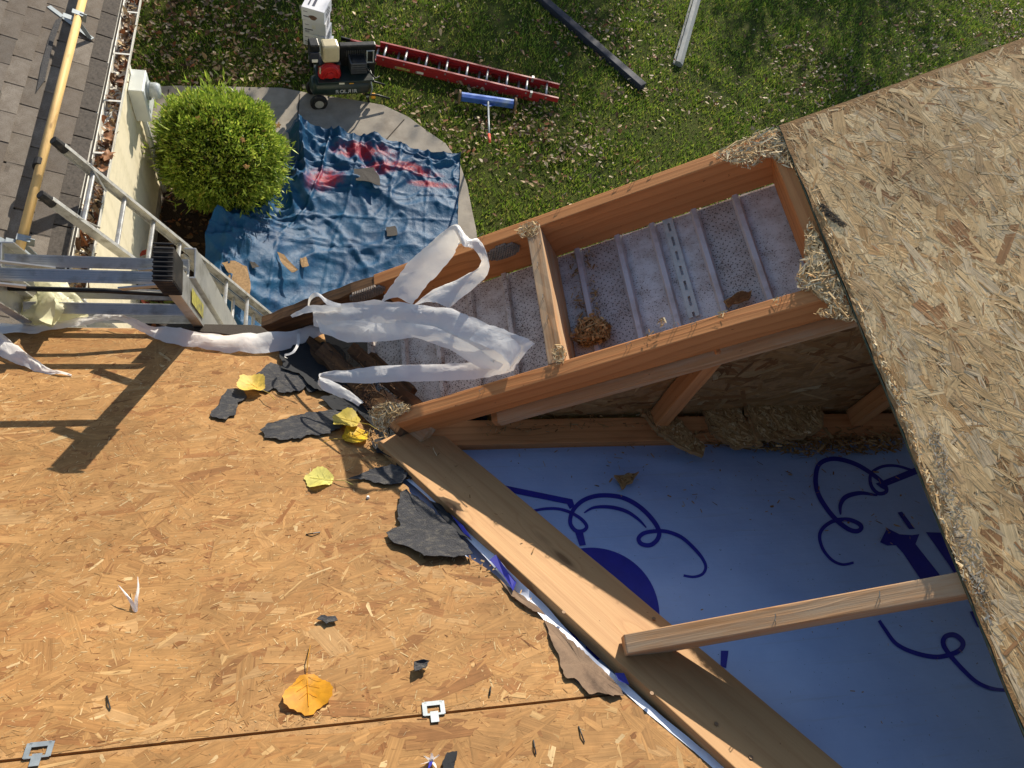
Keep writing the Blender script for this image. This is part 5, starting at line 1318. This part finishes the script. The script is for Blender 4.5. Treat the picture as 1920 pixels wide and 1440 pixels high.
cbox("carburettor_cover", 581, 100, 600, 114, .08, .14, simple("dark_plastic", (44, 46, 56), .5, 0, .1, 20, .1), .012)
cbox("engine_label", 585, 112, 596, 117, .076, .003, M_WHITE, 0)
# pump, belt guard and frame
cbox("belt_guard", 637, 87, 702, 150, .3, .09, M_BLACK, .015)
cbox("guard_top_bar", 608, 84, 703, 95, .36, .03, M_GREEN, .004)
x0, z0 = cp(650, 106, .295); x1, z1 = cp(684, 93, .295)
for i in range(11):
    xx = x0+(x1-x0)*i/10
    MB().bar(CP(xx, .293, z0), CP(xx, .293, z1), .008, .01, cY).build("guard_slat", simple("slat_grey", (84, 88, 92), .4, .5, .1, 20, 0), comp)
cbox("pump_block", 660, 118, 686, 150, .12, .16, M_BLACK, .01)
for i in range(5): cbox("cooling_fin", 658, 120+i*4, 688, 121.5+i*4, .11, .18, MATS["slat_grey"], .001)
xg, zg = cp(694, 106, .26); hz = .09
m = MB(); 
m.tube([CP(xg-.045, .26, zg-hz), CP(xg-.045, .26, zg+hz), CP(xg+.045, .26, zg+hz), CP(xg+.045, .26, zg-hz), CP(xg-.045, .26, zg-hz)], .011, 8); m.build("light_bracket", simple("bracket_pale", (176, 178, 172), .4, .2, .1, 20, 0), comp)
MB().tube([CP(xr+.0, .02, .42), CP(xr+.02, -.02, .3), CP(xr+.0, -.03, .2)], .01, 8).build("air_pipe", M_GALV, comp, smooth=True)
for y in (-.02, .26):
    MB().tube([CP(xr-.06, y, .2), CP(xr+.1, y, .18), CP(xr+.27, y-.03, .13)], .014, 8).build("handle", M_BLACK, comp, smooth=True)
MB().tube([CP(xr-.1, .2, .62), CP(xr-.02, .1, .5), CP(xr+.06, .0, .44), CP(xr+.13, .05, .43)], .012, 8).build("air_hose", M_BLACK, comp, smooth=True)
MB().tube([CP(xl+.0, .3, .44), CP(xl+.0, .33, .66)], .03, 10).build("muffler", M_BLACK, comp, smooth=True)

# ------------------------------------------------------------------ stack of white cartons
bp = g0(594, 18, .8); bx, bw, bd, bhh = bp.x, .31, .36, .2
M_CARD = simple("white_card", (222, 222, 226), .6, 0, .04, 10, .05, 60, .001)
M_PRINT = simple("dark_print", (40, 44, 70), .6, 0, .1, 20, 0)
M_PHOTO = simple("photo_print", (110, 84, 70), .6, 0, .6, 25, 0)
spec = ((.045, -.03, .1, "bottom white carton in the stack behind the compressor"), (.0, .01, -.04, "white carton second from the bottom of the stack"), (-.01, .012, .05, "white carton second from the top of the stack"), (-.005, -.01, -.06, "top white carton of the stack behind the compressor"))
for i, (dx, dy, rz, lab) in enumerate(spec):
    c = Vector((bx+dx, bp.y+bd/2+dy, bhh*i+.001)); R_ = Matrix.Rotation(rz-.22, 3, 'Z')
    t = thing("carton", c, lab, "carton", "white cartons stacked on the lawn")
    def q(x, y, z): return c+R_ @ Vector((x, y, z))
    MB().box(c+ZA*(bhh/2-.001), (bw, bd, bhh-.009), R_).build("box_body", M_CARD, t, bevel=.003)
    MB().add([q(x, -bd/2-.001, z) for x, z in ((-.13, .06), (-.02, .06), (-.02, .075), (-.13, .075))], [(0, 1, 2, 3)]).build("printed_bar", M_PRINT, t)
    MB().add([q(x, -bd/2-.001, z) for x, z in ((-.13, .135), (-.07, .135), (-.07, .142), (-.13, .142))], [(0, 1, 2, 3)]).build("printed_line", M_PRINT, t)
    if i in (0, 3):
        pts = [(.0+.055*math.cos(a)*(1+.2*math.sin(3*a)), .07+.036*math.sin(a)) for a in np.linspace(0, 6.28, 14, endpoint=False)]
        MB().add([q(x, -bd/2-.001, z) for x, z in pts], [tuple(range(14))]).build("printed_picture", M_PHOTO, t)
    else:
        for k in range(4): MB().add([q(x, -bd/2-.001, z) for x, z in ((-.12+k*.014, .02), (-.113+k*.014, .02), (-.113+k*.014, .05), (-.12+k*.014, .05))], [(0, 1, 2, 3)]).build("printed_bar", M_PRINT, t)
        MB().box(q(-.005, -bd/2-.002, .12), (.05, .004, .05), R_).build("tape", M_WHITE, t)
    for zz, w_ in ((.13, .12), (.09, .2), (.05, .16)):
        MB().add([q(bw/2+.001, y, z) for y, z in ((-w_/2, zz), (w_/2, zz), (w_/2, zz+.022), (-w_/2, zz+.022))], [(0, 1, 2, 3)]).build("printed_bar", M_PRINT, t)
    if i == 3:
        for x_, w_ in ((-.09, .02), (-.03, .035)):
            MB().add([q(x, y, bhh) for x, y in ((x_, -.1), (x_+w_, -.1), (x_+w_, .12), (x_, .12))], [(0, 1, 2, 3)]).build("printed_bar", M_PRINT, t)

# ------------------------------------------------------------------ blue tarpaulin
def tarp_mat():
    t = NT("blue_tarp"); v = t.coord((1, 1, 1)); n = t.noise(v, 3, 5, .6); cr = t.noise(v, 14, 6, .7, .6); fine = t.noise(t.coord((60, 4, 4), rot=(0, 0, .15)), 1.0, 3, .7)
    c = t.mix(t.ramp(n, [(.3, (0, 0, 0)), (.7, (1, 1, 1))]), s2l((9, 56, 92)), s2l((18, 78, 114)))
    c = t.mix(t.ramp(cr, [(.6, (0, 0, 0)), (.85, (.3, .3, .3))]), c, s2l((54, 108, 152)))
    uv = t.coord((1, 1, 1), 'UV')
    m = None
    for (cx, cy, rx_, ry_) in ((.46, .13, .2, .07), (.72, .2, .2, .06), (.30, .33, .14, .1), (.56, .24, .1, .06), (.84, .3, .16, .04)):
        mp = t.node("ShaderNodeMapping"); mp.inputs['Location'].default_value = (-cx/rx_, -cy/ry_, 0); mp.inputs['Scale'].default_value = (1/rx_, 1/ry_, 0); t.l(uv, mp.inputs[0])
        g = t.node("ShaderNodeTexGradient", gradient_type='SPHERICAL'); t.l(mp.outputs[0], g.inputs[0])
        m = g.outputs['Fac'] if m is None else t.math('MAXIMUM', m, g.outputs['Fac'])
    m = t.math('MULTIPLY', m, t.math('ADD', t.math('MULTIPLY', t.noise(v, 6, 6, .75, 1.2), 4.0), -1.35))
    c = t.mix(t.ramp(m, [(.06, (0, 0, 0)), (.5, (.85, .85, .85))]), c, s2l((146, 18, 32)))
    t.color(c); t.set('Roughness', .52); t.set('Specular IOR Level', .28)
    t.bump(t.math('ADD', cr, t.math('MULTIPLY', fine, .25)), .5, .02); return t.m
# control net: photo position and height above ground, rows from the far edge to the near edge
net = [[(538, 264, .02), (600, 260, .05), (660, 264, .05), (740, 270, .05), (795, 292, .04), (862, 296, .02)],
       [(545, 300, .03), (590, 296, .10), (650, 298, .07), (735, 302, .06), (800, 320, .05), (862, 325, .02)],
       [(520, 350, .05), (575, 345, .12), (640, 345, .06), (720, 345, .05), (795, 352, .04), (860, 360, .02)],
       [(470, 398, .15), (540, 400, .16), (625, 395, .06), (715, 400, .05), (790, 400, .04), (858, 405, .02)],
       [(402, 420, .55), (490, 440, .28), (600, 450, .08), (700, 455, .05), (790, 455, .04), (860, 455, .03)],
       [(382, 505, .40), (470, 520, .42), (580, 525, .10), (690, 530, .05), (790, 530, .04), (866, 530, .03)],
       [(362, 610, .15), (450, 640, .35), (560, 640, .10), (680, 640, .05), (790, 640, .04), (870, 640, .03)]]
NU, NV = 150, 150
ctrl = [[g0(u, v, z) for u, v, z in row] for row in net]
rows = [catmull(r, 30) for r in ctrl]; nr = len(rows[0])
cols_ = [catmull([rows[i][j] for i in range(len(rows))], 25) for j in range(nr)]
V = []; UV = []; nvv = len(cols_[0])
for j in range(nr):
    for i in range(nvv):
        p = cols_[j][i].copy(); s, t_ = j/(nr-1), i/(nvv-1)
        def ridge(x, y, sd): return 1-abs(noise.noise(Vector((x, y, sd))))*2
        lw_ = max(0, 1-s*1.6)*max(.25, min(1, 1.5-1.5*t_))
        amp = .04+.14*lw_+.05*max(0, 1-t_*2.2)
        q = Vector((p.x*.92+p.y*.38, p.y*.92-p.x*.38))
        wx = .5*noise.noise(Vector((p.x*1.3, p.y*1.3, 1))); wy = .5*noise.noise(Vector((p.x*1.3, p.y*1.3, 7)))
        def sharp(v): return max(0.0, v)**2.2
        w = sharp(ridge(q.x*.6+wx, q.y*1.9+wy, 2.0))*1.0+sharp(ridge(q.x*2.0+wy, q.y*.7+wx, 5.0))*.7+sharp(ridge(p.x*3.4+wx*2, p.y*3.4+wy*2, 8.0))*.45+sharp(ridge(p.x*7+wx*2, p.y*6, 9.0))*.16
        w += 1.1*sharp(ridge(p.x*2.2+p.y*1.4+wx, p.y*.7, 11.0))*lw_
        gx_, gy_ = abs(((s*5.5) % 1)-.5)*2, abs(((t_*6.5) % 1)-.5)*2
        w += .3*sharp(1-gx_*6 if gx_ < .16 else 0)+.3*sharp(1-gy_*6 if gy_ < .16 else 0)
        p.z = max(.04, p.z+amp*(w-.35))
        p.z += .003*noise.noise(Vector((p.x*15, p.y*15, 3)))
        V.append(p); UV.append((s, t_))
F = [(j*nvv+i, (j+1)*nvv+i, (j+1)*nvv+i+1, j*nvv+i+1) for j in range(nr-1) for i in range(nvv-1)]
uvs = [[UV[k] for k in f] for f in F]
tarp = np_mesh("tarpaulin", [tuple(p) for p in V], [f[::-1] for f in F], tarp_mat(), None, None, [u[::-1] for u in uvs], True)
tag(tarp, "crumpled blue tarpaulin with red paint stains spread over the path and bed", "tarpaulin")
# shingle scraps dropped on the tarp
M_SCR = simple("shingle_scrap", (74, 70, 66), .9, 0, .25, 40, .4, 200, .002)
M_SCB = simple("shingle_scrap_tan", (150, 122, 88), .9, 0, .3, 40, .4, 200, .002)
TV = np.array([tuple(p) for p in V])
def tscrap(pts, z, lab, mat):
    for _ in range(3):
        w_ = [g0(u, v, z) for u, v in pts]; cx_, cy_ = sum(p.x for p in w_)/len(w_), sum(p.y for p in w_)/len(w_); rad = max((p-Vector((cx_, cy_, z))).length for p in w_)
        kk_ = np.hypot(TV[:, 0]-cx_, TV[:, 1]-cy_) < rad*.9; z = float(np.percentile(TV[kk_, 2], 93))+.012 if kk_.any() else z
    rr = random.Random(len(lab)); P = [Vector((u, v, 0)) for u, v in pts]; P.append(P[0]); out = []
    for i in range(len(P)-1):
        for j in range(3):
            q = P[i].lerp(P[i+1], j/3); out.append(g0(q.x+rr.uniform(-1, 1), q.y+rr.uniform(-1, 1), z+rr.uniform(-.004, .004)))
    tag(MB().prism(out, ZA, .006).build("shingle_scrap", mat), lab, "shingle scrap", "shingle scraps dropped on the tarp")
tscrap([(662, 317), (700, 313), (710, 330), (714, 348), (690, 340), (668, 338)], .13, "dark shingle scrap on the red stained part of the tarp", M_SCR)
tscrap([(724, 426), (742, 424), (745, 440), (726, 443)], .085, "small squarish grey shingle scrap on the flat tarp", M_SCR)
tscrap([(416, 492), (440, 488), (462, 500), (470, 530), (468, 560), (448, 545), (425, 530), (430, 512)], .53, "tan torn sheathing piece on the raised left end of the tarp", M_SCB)
tscrap([(520, 472), (532, 478), (560, 506), (548, 510), (530, 495)], .22, "narrow brown shingle sliver on the tarp folds", M_SCB)
tscrap([(562, 484), (574, 482), (580, 498), (566, 500)], .2, "small brown shingle crumb right of the narrow sliver", M_SCB)
tscrap([(468, 490), (478, 492), (486, 500), (474, 502)], .45, "tiny dark brown crumb near the raised tarp edge", M_SCR)

# ------------------------------------------------------------------ round evergreen shrub
def spray_ball(name, c, rad, n, pal, probs, mat, size, parent, flat=.92, seed=3, hole=0.0, up=.35, thin=.34):
    r_ = np.random.default_rng(seed)
    d = r_.normal(0, 1, (n, 3)); d /= np.linalg.norm(d, axis=1)[:, None]
    bump = np.array([noise.noise(Vector(q*2.4)+Vector((seed, 0, 0)))*.2+noise.noise(Vector(q*1.2)+Vector((0, seed, 5)))*.16+noise.noise(Vector(q*6.0))*.13+noise.noise(Vector(q*13.0))*.08 for q in d])
    rr = (1-np.abs(r_.normal(0, .13, n)))*(1+bump)*rad
    P = d*rr[:, None]; P[:, 2] *= flat
    k = P[:, 2]+c[2] > .02; P, d = P[k], d[k]; n = len(P)
    ax = d+r_.normal(0, .55, (n, 3))+np.array([0, 0, up]); ax /= np.linalg.norm(ax, axis=1)[:, None]
    sd = np.cross(ax, r_.normal(0, 1, (n, 3))); sd /= np.linalg.norm(sd, axis=1)[:, None]
    L = r_.uniform(size[0], size[1], n)[:, None]
    b = P+np.array(c); t = b+ax*L; w = sd*L*thin
    m_ = b+ax*L*.45
    V = np.stack([b, m_+w, t, m_-w], 1).reshape(-1, 3); F = np.arange(4*n).reshape(n, 4)
    pal = np.array([s2l(q) for q in pal]); cc = pal[r_.choice(len(pal), n, p=probs)]*r_.uniform(.7, 1.25, (n, 1))
    return np_mesh(name, V, F, mat, parent, cc)
bc = g0(414, 284, .72); br = 124/FPX*(bc-CAM).dot(C_F)
bush = thing("round_shrub", (bc.x, bc.y, 0), "ball-shaped bright green evergreen shrub beside the cream wall", "shrub")
spray_ball("foliage", (bc.x, bc.y, bc.z), br*.9, 52000, ((144, 168, 60), (170, 188, 72), (116, 146, 52), (196, 208, 98), (88, 118, 46), (182, 176, 84)), [.28, .26, .2, .12, .09, .05], M_FOL, (.02, .055), bush, thin=.2)
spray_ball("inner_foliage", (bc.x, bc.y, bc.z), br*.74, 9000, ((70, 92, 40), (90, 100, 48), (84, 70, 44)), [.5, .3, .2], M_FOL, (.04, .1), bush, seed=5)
for k in range(7):
    q = k*.9; m = MB().tube([Vector((bc.x+.05*math.cos(q), bc.y+.05*math.sin(q), 0)), Vector((bc.x+.2*math.cos(q), bc.y+.2*math.sin(q), .4)), Vector((bc.x+.5*math.cos(q), bc.y+.5*math.sin(q), .9))], [.03, .02, .008], 8).build("stem", M_OLDW, bush, smooth=True)
for k, (u, v) in enumerate(((372, 222), (403, 228), (455, 262), (462, 312), (522, 235))):
    p = on(u, v, C_F, bc-C_F*br*.86)
    o = one_leaf("fallen_leaf", p, (CAM-p), .06, k, (176, 140, 92), None, None, shape='lawn', curl=.4, parent=bush, stem=False, seed=k)
spray_ball("stray_shoots", (bc.x, bc.y, bc.z), br*1.0, 1300, ((150, 176, 66), (176, 192, 80), (128, 150, 60)), [.4, .4, .2], M_FOL, (.06, .13), bush, seed=9, thin=.1)
# red and green leafed plant by the wall
pc = g0(240, 545, .25)
pl_ = thing("leafy_plant", (pc.x, pc.y, 0), "small plant with green and red autumn leaves at the wall foot behind the ladder", "plant")
def big_leaves(n, c, rad, L, pal, seed, parent):
    r_ = np.random.default_rng(seed); d = r_.normal(0, 1, (n, 3)); d[:, 2] = np.abs(d[:, 2])*.8; d /= np.linalg.norm(d, axis=1)[:, None]
    b = np.array(c)+d*r_.uniform(.2, 1, (n, 1))*np.array(rad); ax = d+r_.normal(0, .4, (n, 3)); ax[:, 2] -= .3; ax /= np.linalg.norm(ax, axis=1)[:, None]
    sd = np.cross(ax, r_.normal(0, .3, (n, 3))+np.array([0, 0, 1])); sd /= np.linalg.norm(sd, axis=1)[:, None]; l = r_.uniform(L[0], L[1], (n, 1))
    V = np.stack([b, b+ax*l*.5+sd*l*.2, b+ax*l, b+ax*l*.5-sd*l*.2], 1).reshape(-1, 3)
    pal = np.array([s2l(q) for q in pal]); cc = pal[r_.integers(0, len(pal), n)]*r_.uniform(.8, 1.2, (n, 1))
    return np_mesh("foliage", V, np.arange(4*n).reshape(n, 4), M_FOL, parent, cc)
big_leaves(420, (pc.x, pc.y, .12), (.34, .5, .5), (.07, .15), ((110, 130, 50), (150, 150, 70), (170, 70, 50), (150, 110, 60), (90, 110, 44), (190, 100, 70)), 4, pl_)
for k in range(6):
    q = k*1.05; MB().tube([Vector((pc.x, pc.y, 0)), Vector((pc.x+.14*math.cos(q), pc.y+.2*math.sin(q), .3)), Vector((pc.x+.26*math.cos(q), pc.y+.4*math.sin(q), .46))], [.01, .008, .004], 6).build("stem", M_OLDW, pl_)

# crumpled pale plastic bag by the eave
tb2 = NT("pale_plastic"); nn = tb2.noise(tb2.coord(), 22, 5, .6, .7); tb2.color(tb2.ramp(nn, [(.3, s2l((218, 216, 180))), (.7, s2l((238, 236, 208)))])); tb2.set('Roughness', .35); tb2.bump(nn, .5, .012)
tr = tb2.node("ShaderNodeBsdfTranslucent"); tr.inputs[0].default_value = (*s2l((240, 238, 200)), 1); mx = tb2.node("ShaderNodeMixShader"); mx.inputs[0].default_value = .5
tb2.l(tb2.b.outputs[0], mx.inputs[1]); tb2.l(tr.outputs[0], mx.inputs[2]); tb2.l(mx.outputs[0], tb2.out.inputs[0])
bag = thing("plastic_bag", p1(90, 606, .0), "crumpled pale yellow plastic bag caught at the eave between the ladder rungs", "plastic bag")
ribbon("bag_side", [((64, 522, .075), (122, 519, .085)), ((66, 540, .08), (134, 542, .085)), ((76, 560, .075), (158, 566, .06)), ((88, 582, .055), (166, 588, .035)), ((98, 600, .03), (150, 600, .015)), ((104, 608, .01), (134, 606, .008))], p1, tb2.m, bag, 9, 16, .008, 6, freq=30, sag=.16)
ribbon("bag_side", [((62, 556, .055), (112, 560, .075)), ((46, 568, .055), (120, 576, .07)), ((38, 584, .045), (112, 596, .05)), ((42, 600, .03), (100, 608, .03)), ((56, 610, .01), (88, 613, .01))], p1, tb2.m, bag, 9, 16, .008, 16, freq=30, sag=.2)
ribbon("bag_side", [((70, 545, .06), (92, 538, .1)), ((62, 570, .06), (104, 565, .11)), ((58, 598, .035), (100, 600, .07)), ((66, 612, .008), (96, 612, .02))], p1, tb2.m, bag, 9, 12, .006, 17, freq=30, sag=.1)

# ------------------------------------------------------------------ trees beyond the lawn that shade it (outside the picture)
M_BARK = simple("bark", (92, 78, 64), .95, 0, .3, 12, .8, 30, .03, (1, 1, .3))
def tree(x, y, h, spread, n, label, seed):
    rr = random.Random(seed); t = thing("shade_tree", (x, y, 0), label, "tree", "trees beyond the lawn")
    MB().tube([Vector((x, y, 0)), Vector((x+.1, y, h*.3)), Vector((x-.05, y+.1, h*.6)), Vector((x, y, h*.95))], [.22, .17, .1, .02], 10).build("trunk", M_BARK, t, smooth=True)
    tips = []
    for k in range(26):
        z0 = h*rr.uniform(.3, .85); q = rr.uniform(0, 6.28); L = spread*rr.uniform(.5, 1)*(1.15-z0/h*.7)
        a = Vector((x, y, z0)); b = a+Vector((math.cos(q)*L, math.sin(q)*L, L*rr.uniform(.3, .8)))
        MB().tube([a, a.lerp(b, .5)+ZA*.1, b], [.06, .04, .012], 6).build("limb", M_BARK, t, smooth=True); tips += [a.lerp(b, f) for f in (.45, .65, .85, 1.0)]
    r_ = np.random.default_rng(seed); T = np.array([tuple(p) for p in tips]); c = T[r_.integers(0, len(T), n)]+r_.normal(0, .42, (n, 3))
    ax = r_.normal(0, 1, (n, 3)); ax /= np.linalg.norm(ax, axis=1)[:, None]; sd = np.cross(ax, r_.normal(0, 1, (n, 3))); sd /= np.linalg.norm(sd, axis=1)[:, None]; l = r_.uniform(.08, .16, (n, 1))
    V = np.stack([c, c+ax*l*.5+sd*l*.4, c+ax*l, c+ax*l*.5-sd*l*.4], 1).reshape(-1, 3)
    pal = np.array([s2l(q) for q in ((120, 120, 50), (150, 130, 60), (96, 104, 44))]); np_mesh("crown", V, np.arange(4*n).reshape(n, 4), M_FOL, t, pal[r_.integers(0, 3, n)]*r_.uniform(.8, 1.2, (n, 1)))
tree(8.2, 21.6, 7.2, 2.0, 4200, "leafy tree beyond the far edge of the lawn, middle one", 3)
tree(15.0, 22.6, 8.5, 2.6, 6500, "tallest leafy tree beyond the far right of the lawn", 4)
tree(3.6, 20.6, 6.6, 2.1, 4600, "leafy tree beyond the leaf-covered left corner of the lawn", 5)
tree(11.2, 19.4, 5.2, 1.3, 1300, "smallest leafy tree beyond the lawn", 6)
